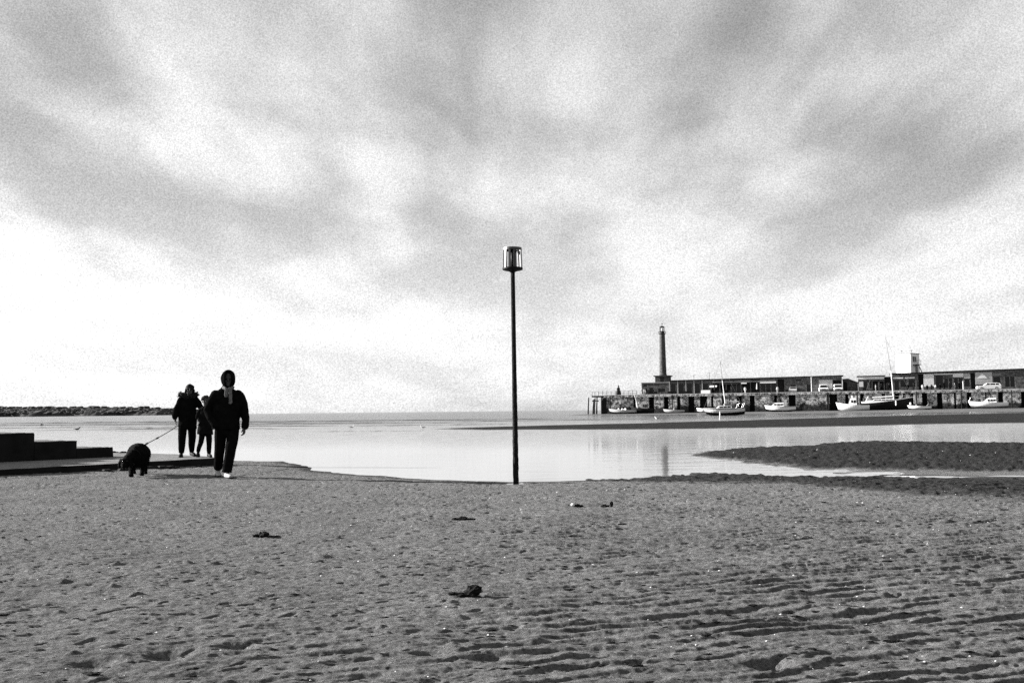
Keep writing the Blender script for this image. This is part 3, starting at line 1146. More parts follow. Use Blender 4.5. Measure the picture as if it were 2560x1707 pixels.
def build_buildings():
    a = building('end_house', 'squat stone house on the arm end in front of the lighthouse', 11.4, 18.15, 6, 13, 7.62, 7.60,
                 [(11.75, 12.75, 6.65, 7.4, 'w'), (13.3, 14.3, 4.62, 6.5, 'd'), (15.4, 17.2, 5.3, 6.3, 'w')], 'brick_grey', 0.12, 'pale_paint')
    m = MB()
    for k in range(3):
        m.box(.2 + k * .5, .55 + k * .5, -1.9, -1.6, 0.0, 1.25 + .2 * (k % 2))
    m.build('menu_board', M['white_paint'], a)
    b = building('long_terrace', 'long dark flat-roofed terrace of harbour units beside the lighthouse', 18.2, 58.1, 6, 12.5, 8.02, 8.42,
                 [(18.45, 19.75, 4.62, 7.4, 'w'), (20.4, 21.75, 4.62, 7.4, 'd'), (22.4, 23.75, 4.62, 7.4, 'w'), (24.3, 25.6, 4.62, 7.4, 'd'), (26.2, 27.6, 4.62, 7.3, 'w'),
                  (28.4, 30.2, 4.62, 7.3, 'o'), (30.5, 32.8, 4.62, 7.3, 'o'), (33.1, 35.3, 4.62, 7.3, 'd'), (35.6, 37.4, 4.62, 7.25, 'o'), (37.6, 39.5, 4.62, 7.9, 'o'),
                  (39.8, 43.4, 4.62, 7.0, 'd'), (43.75, 45.22, 4.62, 7.95, 'o'), (46.57, 47.87, 5.6, 6.7, 'w'), (47.9, 49.2, 7.35, 7.95, 'w'), (50.2, 51.2, 4.62, 6.7, 'd'), (56.15, 57.9, 4.62, 7.45, 'o')],
                 'brick_grey', 0.35)
    awning(b, 18.2, 28.0, 29.7, 6.75, 'white_paint')
    awning(b, 18.2, 35.4, 36.7, 7.25, 'white_paint', .8, .12)
    awning(b, 18.2, 39.8, 43.4, 7.32, 'white_paint', .7, .12)
    awning(b, 18.2, 30.5, 34.8, 7.3, 'dark_paint', 1.3)
    panel(b, 18.2, 28.6, 43.4, 7.42, 7.62, 'pale_paint', 'fascia_board')
    for k in range(5):
        panel(b, 18.2, 18.22 + k * 1.97, 18.42 + k * 1.97, 4.64, 7.95, 'pale_paint', 'pilaster', 0.18)
    panel(b, 18.2, 53.0, 56.0, 5.4, 7.6, 'pale_paint', 'rendered_panel', 0.03)
    # roof aerials
    for u, h in ((23.8, 1.3), (27.6, 1.8)):
        m = MB()
        m.tube([(u - 18.2, 3, 3.5), (u - 18.2, 3, 3.5 + h)], 0.04, 5)
        m.tube([(u - 18.5, 3, 3.4 + h), (u - 17.9, 3, 3.45 + h)], 0.03, 5)
        m.build('aerial', M['iron'], b)
    m = MB()
    m.prism([(0, 0), (3.3, 0), (3.3, 2.2), (1.2, 3.1), (0, 3.0)], 0, 5, 'y')
    root = pier_root('lean_to_shed', 58.3, 8)
    tag(root, 'small grey shed with sloping roofline between the terrace and the kiosk', 'shed')
    m.build('wall', M['brick_grey'], root)
    m = MB()
    m.box(.15, .9, -.06, -.003, 0, 2.4)
    m.build('door', M['wall_dark'], root)
    m = MB()
    m.add([(-.1, -.15, 3.03), (1.2, -.15, 3.13), (3.45, -.15, 2.17), (3.45, 5.1, 2.17), (1.2, 5.1, 3.13), (-.1, 5.1, 3.03),
           (-.1, -.15, 3.13), (1.2, -.15, 3.23), (3.45, -.15, 2.27), (3.45, 5.1, 2.27), (1.2, 5.1, 3.23), (-.1, 5.1, 3.13)],
          [(0, 1, 4, 5), (1, 2, 3, 4), (6, 11, 10, 7), (7, 10, 9, 8), (0, 6, 7, 1), (1, 7, 8, 2), (2, 8, 9, 3), (3, 9, 10, 4), (4, 10, 11, 5), (5, 11, 6, 0)])
    m.build('roof', M['pale_paint'], root)

    c = building('white_kiosk', 'open-fronted kiosk with a white fascia left of the white tower', 61.73, 67.25, 6, 11, 8.15, 8.2,
                 [(62.75, 63.6, 4.62, 7.1, 'd'), (64.0, 64.6, 5.4, 7.1, 'w'), (64.7, 65.85, 4.62, 7.0, 'o'), (66.2, 67.1, 4.62, 7.0, 'o')], 'brick_grey', 0.3)
    panel(c, 61.73, 61.78, 67.2, 7.5, 8.1, 'white_paint', 'fascia_board', .12)
    panel(c, 61.73, 61.85, 62.7, 5.8, 7.08, 'white_paint', 'notice_board', .06)
    d = building('dark_hut', 'narrow black hut squeezed between the kiosk and the tower building', 67.36, 68.7, 6.4, 10, 7.86, 7.88,
                 [(67.6, 68.4, 4.62, 6.7, 'd')], 'wall_dark', 0.03)
    e = building('quay_offices', 'long low quay building with white panels carrying the white tower', 68.95, 112, 6, 13, 8.62, 9.35,
                 [(69.3, 70.4, 4.62, 7.2, 'd'), (70.6, 72.0, 5.5, 7.3, 'w'), (72.3, 73.8, 5.5, 7.3, 'w'), (74.4, 75.45, 4.62, 8.4, 'o'),
                  (77.95, 79.6, 5.2, 8.2, 'w'), (79.75, 81.5, 5.2, 7.5, 'w'), (81.7, 83.6, 4.62, 7.5, 'd'), (83.8, 85.0, 5.4, 7.2, 'w'),
                  (85.16, 86.05, 4.62, 8.45, 'o'), (89.7, 91.2, 5.6, 7.6, 'w'), (92, 94, 5.2, 7.6, 'w'), (96, 97.2, 4.62, 7.6, 'd'), (100, 103, 5.2, 7.6, 'w')],
                 'brick_grey', 0.3)
    for u0, u1, z0, z1, mt, nm in ((69.07, 71.22, 7.5, 7.8, 'white_paint', 'sign_board'), (71.65, 73.65, 7.5, 7.82, 'white_paint', 'sign_board'),
                                   (75.52, 77.63, 5.6, 8.42, 'white_paint', 'wall_panel'), (81.55, 83.7, 7.62, 8.44, 'white_paint', 'wall_panel'),
                                   (86.11, 89.5, 5.9, 8.56, 'pale_paint', 'wall_panel'), (77.75, 81.5, 8.22, 8.45, 'white_paint', 'sign_board'),
                                   (89.65, 91.3, 7.7, 8.3, 'mid_paint', 'sign_board'), (83.8, 85.05, 7.3, 8.4, 'pale_paint', 'wall_panel')):
        panel(e, 68.95, u0, u1, z0, z1, mt, nm)
    m = MB()
    m.prism([(86.55 - 68.95, 7.25 - DECK), (88.5 - 68.95, 7.25 - DECK), (87.5 - 68.95, 8.4 - DECK)], -.09, -.055, 'y')
    m.build('triangle_sign', M['white_paint'], e)

    t = pier_root('white_tower', 72.6, 10.0, 8.66, R(-36))
    tag(t, 'square white lookout tower standing on the quay building roof', 'tower')
    w = 1.82
    m = MB()
    m.box(-w, w, -w, w, 0.0, 4.55)
    m.build('wall', M['render_white'], t)
    m = MB()
    m.box(-w - .1, w + .12, -w - .1, w + .12, 4.553, 4.68)
    m.build('roof', M['mid_paint'], t)
    for z0, z1, y0, y1 in ((2.7, 3.9, -.9, .5), (.3, 2.0, .1, 1.0)):
        m = MB()
        m.box(w + .003, w + .06, y0, y1, z0, z1)
        win = m.build('window', M['glass'], t)
        m = MB()
        m.box(w + .063, w + .10, y0 - .06, y1 + .06, z1, z1 + .09)
        m.box(w + .063, w + .10, y0 - .06, y1 + .06, z0 - .09, z0)
        m.box(w + .063, w + .10, (y0 + y1) / 2 - .04, (y0 + y1) / 2 + .04, z0, z1)
        m.build('frame', M['white_paint'], win)
    m = MB()
    m.box(w + .003, w + 1.1, -.9, .7, 1.95, 2.1)
    m.tube([(w + 1.05, -.85, 2.0), (w + 1.05, -.85, 3.0)], .04, 5)
    m.tube([(w + 1.05, .65, 2.0), (w + 1.05, .65, 3.0)], .04, 5)
    m.tube([(w + 1.05, -.85, 3.0), (w + 1.05, .65, 3.0)], .04, 5)
    m.tube([(w + 1.05, -.3, 1.95), (w + 1.9, -.3, 0.05)], .10, 6)
    m.build('stair_landing', M['iron'], t)
    for x, h in ((-1.4, .75), (1.1, .65)):
        m = MB()
        m.tube([(x, 0, 4.68), (x, 0, 4.68 + h)], .03, 5)
        m.box(x - .18, x + .18, -.05, .05, 4.6 + h, 4.74 + h)
        m.build('roof_lamp', M['iron'], t)


def build_lighthouse():
    root = pier_root('lighthouse', 16.05, 10.2)
    tag(root, 'tall grey stone column lighthouse with glazed lantern on the harbour arm', 'lighthouse')
    m = MB()
    m.box(-1.7, 1.7, -1.7, 1.7, 0.0, 4.55)
    m.build('pedestal', M['column_stone'], root)
    m = MB()
    m.box(-1.86, 1.86, -1.86, 1.86, 4.553, 4.72)
    m.box(-2.08, 2.08, -2.08, 2.08, 4.723, 4.88)
    m.build('cornice', M['column_stone'], root)
    m = MB()
    m.box(-.42, .42, -1.76, -1.703, 3.1, 4.5)
    m.build('door', M['wall_dark'], root)
    prof = [(1.0, 4.883), (1.0, 5.05), (.88, 5.2)]
    for k in range(21):
        z = 5.2 + k * (15.1 - 5.2) / 20
        r = .88 - .20 * k / 20
        prof += [(r, z)]
        if k < 20:
            prof += [(r - .003, z + .45), (r - .010, z + .46), (r - .010, z + .48)]
    m = MB()
    m.lathe(prof, seg=24)
    m.build('shaft', M['column_stone'], root, True)
    m = MB()
    m.lathe([(.66, 15.103), (.72, 15.2), (.92, 15.3), (.96, 15.42), (.60, 15.46)], seg=24)
    g = m.build('gallery', M['column_stone'], root)
    m = MB()
    for k in range(12):
        a = 2 * math.pi * k / 12
        m.tube([(.9 * math.cos(a), .9 * math.sin(a), 15.42), (.9 * math.cos(a), .9 * math.sin(a), 15.9)], .025, 5)
    m.lathe([(.89, 15.88), (.92, 15.88), (.92, 15.92), (.89, 15.92)], seg=24)
    m.build('gallery_rail', M['iron'], g)
    m = MB()
    m.lathe([(.56, 15.463), (.56, 15.75), (.5, 15.78)], seg=16)
    m.build('lantern_base', M['column_stone'], root)
    m = MB()
    for k in range(8):
        a = 2 * math.pi * k / 8
        m.tube([(.56 * math.cos(a), .56 * math.sin(a), 15.75), (.56 * math.cos(a), .56 * math.sin(a), 16.95)], .045, 5)
    lf = m.build('lantern_frame', M['iron'], root)
    m = MB()
    m.lathe([(.16, 15.8), (.2, 16.2), (.2, 16.6), (.1, 16.8)], seg=12)
    m.build('lamp', M['chrome'], lf, True)
    m = MB()
    m.lathe([(.66, 16.953), (.66, 17.02), (.40, 17.2), (.12, 17.32), (.05, 17.36)], seg=16)
    m.build('lantern_roof', M['iron'], root)
    m = MB()
    m.tube([(0, 0, 17.34), (0, 0, 18.05)], .035, 5)
    m.add([(-.3, 0, 17.8), (.25, -.015, 17.72), (.25, -.015, 17.9), (.25, .015, 17.72), (.25, .015, 17.9)], [(0, 1, 2), (0, 4, 3), (1, 3, 4, 2), (0, 3, 1), (0, 2, 4)])
    m.build('weather_vane', M['iron'], root)


build_pier()
build_dolphin()
build_railing()
build_statue()
build_buildings()
build_lighthouse()


# ------------------------------------------------------------------ boats
def hull_rings(L, B, bow, stern, depth, n=14, rake=0.35, transom=0.75):
    """rings from sheer to keel; x runs stern (-L/2) to bow (+L/2)"""
    st = []
    for i in range(n + 1):
        t = i / n
        half = B / 2 * (transom + (1 - transom) * math.sin(min(1, t / 0.45) * math.pi / 2)) if t < 0.45 else B / 2 * max(0.02, (1 - ((t - .45) / .55) ** 2.1))
        sheer = stern + (bow - stern) * t ** 1.7 - 0.10 * stern * math.sin(math.pi * t)
        keel = -depth * (0.55 + 0.45 * math.sin(math.pi * min(1, t * 1.05))) * (1 - max(0, (t - .8) / .2) ** 2 * 0.8)
        x = -L / 2 + L * t
        st.append((x, half, sheer, keel, t))
    return st


def make_hull(root, L, B, bow, stern, depth, top_mat, low_mat, split=0.30, transom=0.75, rake=0.35, stripe=None):
    st = hull_rings(L, B, bow, stern, depth, transom=transom)
    def section(s, f0, f1, k=6, inset=0.0):
        x, half, sheer, keel, t = s
        pts = []
        for j in range(k + 1):
            f = f0 + (f1 - f0) * j / k            # 0 at sheer, 1 at keel
            y = (half - inset) * (1 - f ** 2.6) ** 0.75
            z = sheer + (keel - sheer) * f
            xx = x - rake * L * 0.2 * f * max(0, (t - .6) / .4)
            pts.append((xx, max(y, 0.0), z))
        return pts
    for nm, f0, f1, mt in (('hull', 0.0, 1 - split, top_mat), ('antifouling', 1 - split, 1.0, low_mat)):
        m = MB()
        rings = []
        for s in st:
            a = section(s, f0, f1)
            rings.append(a + [(p[0], -p[1], p[2]) for p in a[::-1]])
        m.loft(rings)
        m.build(nm, M[mt], root, False)
    if stripe:
        m = MB()
        for sg in (1, -1):
            for i in range(len(st) - 1):
                a0, b0 = section(st[i], .06, .14, 1), section(st[i + 1], .06, .14, 1)
                q = [a0[0], b0[0], b0[1], a0[1]]
                m.add([(p[0], sg * (p[1] + .012), p[2]) for p in q] + [(p[0], sg * (p[1] - .02), p[2]) for p in q],
                      [(0, 1, 2, 3), (7, 6, 5, 4), (0, 4, 5, 1), (2, 6, 7, 3), (0, 3, 7, 4), (1, 5, 6, 2)])
        m.build('rubbing_strake', M[stripe], root)
    return st


def boat(name, label, loc, rz, L, B, bow, stern, depth, top, low, split=0.3, heel=0.0, pitch=0.0, stripe=None, transom=.75):
    root = empty(name, loc, rz)
    root.rotation_euler = (heel, pitch, rz)
    tag(root, label, 'boat', 'boats grounded in the harbour')
    make_hull(root, L, B, bow, stern, depth, top, low, split, transom, stripe=stripe)
    return root


def cabin(root, x0, x1, w, z0, z1, slope=0.35, material='white_paint', windows=True, name='cabin'):
    m = MB()
    h = z1 - z0
    rings = []
    for (xa, xb, ww, z) in ((x0, x1, w, z0), (x0 + h * .1, x1 - h * slope, w * .9, z0 + h * .85), (x0 + h * .2, x1 - h * slope * 1.4, w * .72, z1)):
        rings.append([(xa, -ww, z), (xb, -ww * .8, z), (xb, ww * .8, z), (xa, ww, z)])
    m.loft(rings)
    c = m.build(name, M[material], root)
    if windows:
        k = max(1, int((x1 - x0) / .8))
        for sg in (-1, 1):
            for i in range(k):
                a = x0 + .2 + (x1 - x0 - .4 - h * slope * .6) * i / k
                b = a + (x1 - x0 - .4 - h * slope * .6) / k - .12
                m = MB()
                y0, y1 = sg * (w * .965), sg * (w * .935)
                m.add([(a, y0 * .995, z0 + h * .30), (b, y0 * .97, z0 + h * .30), (b, y1 * .96, z0 + h * .72), (a, y1 * .985, z0 + h * .72),
                       (a, y0 * 1.02, z0 + h * .30), (b, y0 * 1.0, z0 + h * .30), (b, y1 * 1.0, z0 + h * .72), (a, y1 * 1.02, z0 + h * .72)],
                      [(4, 5, 6, 7), (0, 3, 2, 1), (0, 1, 5, 4), (1, 2, 6, 5), (2, 3, 7, 6), (3, 0, 4, 7)])
                m.build('window', M['glass'], c)
    return c


def build_boats():
    U = PIER_RZ
    def mud(u, v, dz=0.0):
        p = at_pier(u, v)
        return (p[0], p[1], max(0.0, float(terrain(np.array([p[0]]), np.array([p[1]]), False)[0][0])) + dz)
    # A: open workboat with gear, moored under the railing
    a = boat('workboat', 'pale open workboat heaped with white floats under the arm end', mud(8.6, -4, .28), U + math.pi, 6.6, 2.0, .95, .6, .45, 'pale_paint', 'dark_paint', .4)
    m = MB()
    for k in range(7):
        m.ball((random.uniform(-1.8, 1.8), random.uniform(-.4, .4), random.uniform(.55, .95)), random.uniform(.16, .27), 8, 6)
    m.build('floats', M['white_paint'], a, True)
    # B: dark fishing boat
    b = boat('fishing_boat', 'black-hulled fishing boat with a short white mast below the end house', mud(13.0, -2.6, .3), U + math.pi, 5.2, 1.9, 1.25, .9, .5, 'dark_paint', 'dark_paint', .3)
    cabin(b, -1.5, .1, .55, .75, 2.2, .15, 'mid_paint')
    m = MB()
    m.tube([(1.0, 0, .8), (1.25, 0, 2.4)], .13, 6)
    m.tube([(1.25, 0, 2.4), (1.75, 0, 4.3)], .06, 6)
    m.build('mast', M['white_paint'], b)
    # C, D: dinghies
    c = boat('dinghy', 'slim pale dinghy afloat below the first window bays', mud(20.9, -5, .2), U + math.pi, 4.9, 1.6, .75, .5, .3, 'pale_paint', 'dark_paint', .3)
    m = MB()
    m.box(-.25, .25, -.7, .7, .36, .42)
    m.box(-1.5, -1.1, -.62, .62, .36, .42)
    m.build('thwart', M['white_paint'], c)
    m = MB()
    m.box(-.15, .12, -.15, .15, .42, .95)
    m.build('locker', M['white_paint'], c)
    d = boat('tender', 'small pale tender half hidden behind the sailing yacht', mud(27.6, -3, .25), U + math.pi, 3.4, 1.5, .85, .7, .35, 'white_paint', 'dark_paint', .25)
    m = MB()
    m.box(-.6, -.3, -.62, .62, .45, .52)
    m.build('thwart', M['pale_paint'], d)
    # E: white sailing yacht out in front
    e = boat('sailing_yacht', 'white sailing yacht with thick black bottom, nearest boat to the beach', (36.1, 165.0, .38), math.pi - 0.06, 6.9, 2.3, 1.02, .80, .52, 'white_paint', 'dark_paint', .42, R(3), R(1.5), 'dark_paint')
    cabin(e, -1.3, 1.3, .72, .72, 1.28, .7)
    m = MB()
    m.box(-1.0, -.1, -.5, .5, 1.26, 1.62)
    m.build('hatch_hood', M['mid_paint'], e)
    m = MB()
    m.tube([(-.35, 0, .9), (-.12, 0, 4.5), (-.06, 0, 5.6)], [.075, .06, .055], 8)
    m.build('mast', M['white_paint'], e)
    m = MB()
    m.tube([(-.06, 0, 5.6), (.1, 0, 9.0)], [.055, .03], 6)
    m.build('topmast', M['mid_paint'], e)
    m = MB()
    m.tube([(-.3, 0, 2.0), (-2.7, .1, 1.9)], .06, 6)
    m.build('boom', M['white_paint'], e)
    for p, q in (((3.3, 0, 1.0), (.1, 0, 8.9)), ((-3.3, 0, .85), (.1, 0, 8.9))):
        m = MB()
        m.tube([p, q], .012, 4)
        m.build('stay', M['wire'], e)
    m = MB()
    for x in (-3.1, -2.2):
        for s in (-.8, .8):
            m.tube([(x, s, .8), (x - .35, s, 1.6)], .025, 5)
    m.tube([(-2.55, -.8, 1.6), (-3.45, -.8, 1.6), (-3.45, .8, 1.6), (-2.55, .8, 1.6)], .025, 5)
    m.build('stern_rail', M['galv'], e)
    # F: cabin cruiser
    f = boat('cabin_cruiser', 'low white cabin cruiser alone below the brick stretch of terrace', mud(44.7, -5, .32), U + math.pi, 6.8, 2.3, 1.15, .8, .45, 'white_paint', 'dark_paint', .3, 0, 0, 'mid_paint')
    cabin(f, -.9, 2.0, .8, .82, 1.62, .9)
    # G: wheelhouse boat
    g = boat('wheelhouse_boat', 'white motor boat with upright wheelhouse, bow against the dark recess', mud(60.0, -6.5, .3), U + math.pi, 6.9, 2.3, 1.5, .85, .45, 'white_paint', 'white_paint', .3)
    cabin(g, -.9, .8, .72, .95, 2.35, .25)
    m = MB()
    m.ball((0, 0, 2.75), .2, 8, 6)
    m.tube([(0, 0, 2.3), (0, 0, 2.7)], .04, 5)
    m.build('radar_dome', M['white_paint'], g)
    # H: big dark yacht
    h = boat('dark_yacht', 'large dark-hulled yacht with white topsides strip and very tall mast', mud(67.2, -4, .42), U, 10.6, 3.0, 2.25, 1.42, .55, 'dark_paint', 'dark_paint', .25, R(-3), R(-1.0), None, .55)
    m = MB()
    st = hull_rings(10.6, 3.0, 2.25, 1.42, .55, transom=.55)
    rings = []
    for x, hf, sh, kl, t in st:
        rings.append([(x, hf + .02, sh - .30 * (1 - .6 * t)), (x, hf + .03, sh + .05), (x, -hf - .03, sh + .05), (x, -hf - .02, sh - .30 * (1 - .6 * t))])
    m.loft(rings)
    m.build('topside_strip', M['white_paint'], h)
    cabin(h, -2.8, 1.6, .95, 1.42, 1.95, .6)
    m = MB()
    m.box(-4.3, -2.9, -1.0, 1.0, 1.43, 1.75)
    m.build('cockpit_coaming', M['white_paint'], h)
    m = MB()
    m.tube([(1.35, 0, 1.6), (1.15, 0, 8.0)], .085, 8)
    m.build('mast', M['white_paint'], h)
    m = MB()
    m.tube([(1.15, 0, 8.0), (.45, 0, 15.6)], [.07, .03], 6)
    m.build('topmast', M['mid_paint'], h)
    m = MB()
    m.tube([(1.2, 0, 2.5), (-3.0, 0, 2.35)], [.11, .09], 6)
    m.build('boom', M['white_paint'], h)
    m = MB()
    m.tube([(1.7, -1.5, 1.3), (1.7, -1.52, .5)], .13, 8, round_ends=True)
    m.build('fender', M['white_paint'], h, True)
    m = MB()
    for x in (-4.8, -3.6, -2.2, 2.4, 3.6, 4.6):
        m.tube([(x, -1.2 if x < 4 else -.5, 1.5 + max(0, x) * .12), (x, -1.2 if x < 4 else -.5, 2.15 + max(0, x) * .12)], .025, 5)
    m.tube([(-4.8, -1.2, 2.15), (-2.2, -1.2, 2.15), (2.4, -1.2, 2.45), (4.6, -.5, 2.7)], .02, 5)
    m.build('guard_rail', M['galv'], h)
    m = MB()
    m.tube([(-4.4, .3, 1.5), (-3.8, .3, 2.7)], .06, 5)
    m.build('tiller_post', M['white_paint'], h)
    for p, q in (((5.0, 0, 2.3), (.47, 0, 15.3)), ((-5.1, 0, 1.6), (.47, 0, 15.3))):
        m = MB()
        m.tube([p, q], .012, 4)
        m.build('stay', M['wire'], h)
    # I: rowing boat with fender
    i = boat('rowing_boat', 'small white rowing boat with a round fender at the dark yacht\'s bow', mud(73.4, -6.5, .22), U + math.pi, 4.7, 1.6, .72, .5, .3, 'white_paint', 'dark_paint', .25)
    m = MB()
    m.ball((1.7, .1, 1.05), (.22, .22, .30), 8, 6)
    m.ball((.6, .0, .75), .2, 8, 6)
    m.build('fender', M['white_paint'], i, True)
    m = MB()
    m.box(-1.2, -.8, -.6, .6, .38, .45)
    m.tube([(-1.5, 0, .5), (-1.9, 0, 1.0)], .08, 6)
    m.build('outboard_and_thwart', M['mid_paint'], i)
    # J: cruiser at the right edge
    j = boat('speed_cruiser', 'white cruiser with raised bow rail at the right edge of the harbour', mud(87.0, -4, .42), U + math.pi, 7.6, 2.4, 1.15, .85, .4, 'white_paint', 'mid_paint', .3)
    cabin(j, -1.6, .9, .8, .85, 1.75, .9)
    m = MB()
    for s in (-.55, .55):
        m.tube([(1.0, s * 1.4, 1.0), (1.2, s * 1.4, 1.75), (3.3, s * .4, 2.0), (3.6, s * .1, 1.2)], .035, 5)
    m.build('bow_rail', M['galv'], j)


# ------------------------------------------------------------------ vehicles on the arm
def wheels(root, xs, ys, r, z=0.0, w=0.2):
    for x in xs:
        for y in ys:
            m = MB()
            prof = [(r * .62, -w / 2), (r * .95, -w / 2), (r, -w * .35), (r, w * .35), (r * .95, w / 2), (r * .62, w / 2)]
            n = 18
            rings = [[(rr * math.cos(2 * math.pi * k / n), yy, rr * math.sin(2 * math.pi * k / n)) for k in range(n)] for rr, yy in prof]
            m.loft(rings, cap=False)
            o = m.build('wheel', M['rubber'], root, False, (x, y, r + z))
            m = MB()
            rings = [[(rr * math.cos(2 * math.pi * k / n), yy, rr * math.sin(2 * math.pi * k / n)) for k in range(n)] for rr, yy in ((r * .2, -w * .45), (r * .63, -w * .3), (r * .63, w * .3), (r * .2, w * .45))]
            m.loft(rings)
            m.build('rim', M['galv'], o)


def car_body(root, prof_low, prof_up, half, paint='white_paint'):
    """prof_low: side outline of the body, prof_up: side outline of the glasshouse (x along the car)"""
    m = MB()
    rings = []
    for y, f in ((-half, 0.94), (-half * .97, 1.0), (half * .97, 1.0), (half, 0.94)):
        cx = sum(p[0] for p in prof_low) / len(prof_low)
        cz = sum(p[1] for p in prof_low) / len(prof_low)
        rings.append([(cx + (x - cx) * f, y, cz + (z - cz) * f) for x, z in prof_low])
    m.loft(rings)
    m.build('body', M[paint], root)
    zt = max(p[1] for p in prof_up)
    zb = min(p[1] for p in prof_up)
    def wide(z):
        return half * (.94 - .16 * (z - zb) / (zt - zb))
    m = MB()
    rings = [[(x, s * wide(z), z) for x, z in prof_up] for s in (-1, 1)]
    m.loft(rings)
    cab = m.build('roof_shell', M[paint], root)
    return cab, wide


def build_vehicles():
    def van(u, v, label):
        root = pier_root('parked_van', u, v, DECK + .004, R(-90 + 3))
        tag(root, label, 'van', 'pale vans parked on the harbour arm')
        low = [(-2.3, .30), (2.15, .30), (2.3, .5), (2.28, .85), (1.5, 1.05), (-2.3, 1.08)]
        up = [(-2.25, 1.06), (1.42, 1.04), (.95, 1.72), (.7, 1.8), (-2.2, 1.82)]
        cab, wide = car_body(root, low, up, .95, 'white_paint')
        m = MB()
        q = [(1.40, 1.10), (.99, 1.68)]
        (xa, za), (xb, zb) = q
        wa, wb = wide(za) * .90, wide(zb) * .88
        m.add([(xa + .03, -wa, za), (xa + .03, wa, za), (xb + .03, wb, zb), (xb + .03, -wb, zb), (xa - .05, -wa, za), (xa - .05, wa, za), (xb - .05, wb, zb), (xb - .05, -wb, zb)],
              [(0, 1, 2, 3), (7, 6, 5, 4), (0, 4, 5, 1), (1, 5, 6, 2), (2, 6, 7, 3), (3, 7, 4, 0)])
        m.build('windscreen', M['glass'], cab)
        for s in (-1, 1):
            m = MB()
            w1, w2 = wide(1.15) + .006, wide(1.62) + .006
            m.add([(-.1, s * w1, 1.15), (1.15, s * w1, 1.15), (.85, s * w2, 1.62), (-.1, s * w2, 1.62), (-.1, s * (w1 - .03), 1.15), (1.15, s * (w1 - .03), 1.15), (.85, s * (w2 - .03), 1.62), (-.1, s * (w2 - .03), 1.62)],
                  [(0, 1, 2, 3), (7, 6, 5, 4), (0, 4, 5, 1), (1, 5, 6, 2), (2, 6, 7, 3), (3, 7, 4, 0)])
            m.build('side_window', M['glass'], cab)
            m = MB()
            m.ball((2.24, s * .66, .74), (.07, .17, .11), 8, 6)
            m.build('headlight', M['chrome'], root)
            m = MB()
            m.box(1.15, 1.27, s * 1.0 - .08, s * 1.0 + .08, 1.1, 1.32)
            m.build('mirror', M['dark_paint'], root)
        m = MB()
        m.box(2.29, 2.36, -.42, .42, .62, .74)
        m.build('grille', M['dark_paint'], root)
        m = MB()
        m.box(2.2, 2.40, -.93, .93, .34, .54)
        m.build('bumper', M['dark_paint'], root)
        wheels(root, (-1.4, 1.45), (-.85, .85), .33)
    van(54.0, 3.6, 'white van facing the water before the pale rendered panel')
    van(57.15, 3.6, 'white van facing the water at the terrace\'s dark end doorway')
    # estate car, side on
    root = pier_root('parked_car', 88.2, 2.6, DECK + .004, math.pi)
    tag(root, 'long white car parked side-on at the right end of the arm', 'car')
    low = [(-2.4, .28), (2.35, .26), (2.45, .5), (2.3, .80), (1.1, .98), (-2.4, 1.0)]
    up = [(-2.38, .98), (1.05, .96), (.35, 1.46), (0, 1.52), (-1.6, 1.52), (-2.1, 1.4)]
    cab, wide = car_body(root, low, up, .9, 'white_paint')
    for s in (-1, 1):
        for x0, x1, x2, x3 in ((-2.1, -1.3, -1.3, -1.85), (-1.2, -.25, -.25, -1.2), (-.15, .8, .3, -.15)):
            m = MB()
            w1, w2 = wide(1.03) + .006, wide(1.40) + .006
            m.add([(x0, s * w1, 1.03), (x1, s * w1, 1.03), (x2, s * w2, 1.40), (x3, s * w2, 1.40), (x0, s * (w1 - .03), 1.03), (x1, s * (w1 - .03), 1.03), (x2, s * (w2 - .03), 1.4), (x3, s * (w2 - .03), 1.4)],
                  [(0, 1, 2, 3), (7, 6, 5, 4), (0, 4, 5, 1), (1, 5, 6, 2), (2, 6, 7, 3), (3, 7, 4, 0)])
            m.build('side_window', M['glass'], cab)
        m = MB()
        m.ball((2.32, s * .6, .66), (.1, .18, .09), 8, 6)
        m.build('headlight', M['chrome'], root)
    wheels(root, (-1.45, 1.45), (-.82, .82), .32)
    # dark car in front of the brick wall
    root = pier_root('parked_car', 47.3, 3.8, DECK + .004, R(-90))
    tag(root, 'dull grey car parked before the small window in the brick terrace wall', 'car')
    low = [(-2.1, .28), (2.0, .26), (2.1, .5), (2.0, .80), (1.0, .95), (-2.1, .98)]
    up = [(-1.9, .96), (.95, .94), (.3, 1.42), (-1.2, 1.45)]
    cab, wide = car_body(root, low, up, .86, 'pale_paint')
    m = MB()
    m.add([(.95, -.68, 1.0), (.95, .68, 1.0), (.36, .6, 1.38), (.36, -.6, 1.38), (.85, -.68, 1.0), (.85, .68, 1.0), (.28, .6, 1.38), (.28, -.6, 1.38)],
          [(0, 1, 2, 3), (7, 6, 5, 4), (0, 4, 5, 1), (1, 5, 6, 2), (2, 6, 7, 3), (3, 7, 4, 0)])
    m.build('windscreen', M['glass'], cab)
    for s in (-1, 1):
        m = MB()
        m.ball((1.96, s * .58, .66), (.1, .16, .09), 8, 6)
        m.build('headlight', M['chrome'], root)
    wheels(root, (-1.3, 1.3), (-.78, .78), .31)
    # dark ice-cream-hatch trailer, low crates and an upright board outside the terrace
    root = pier_root('sandwich_board', 27.2, 4.2)
    tag(root, 'white folding board standing on the arm before the terrace', 'sign')
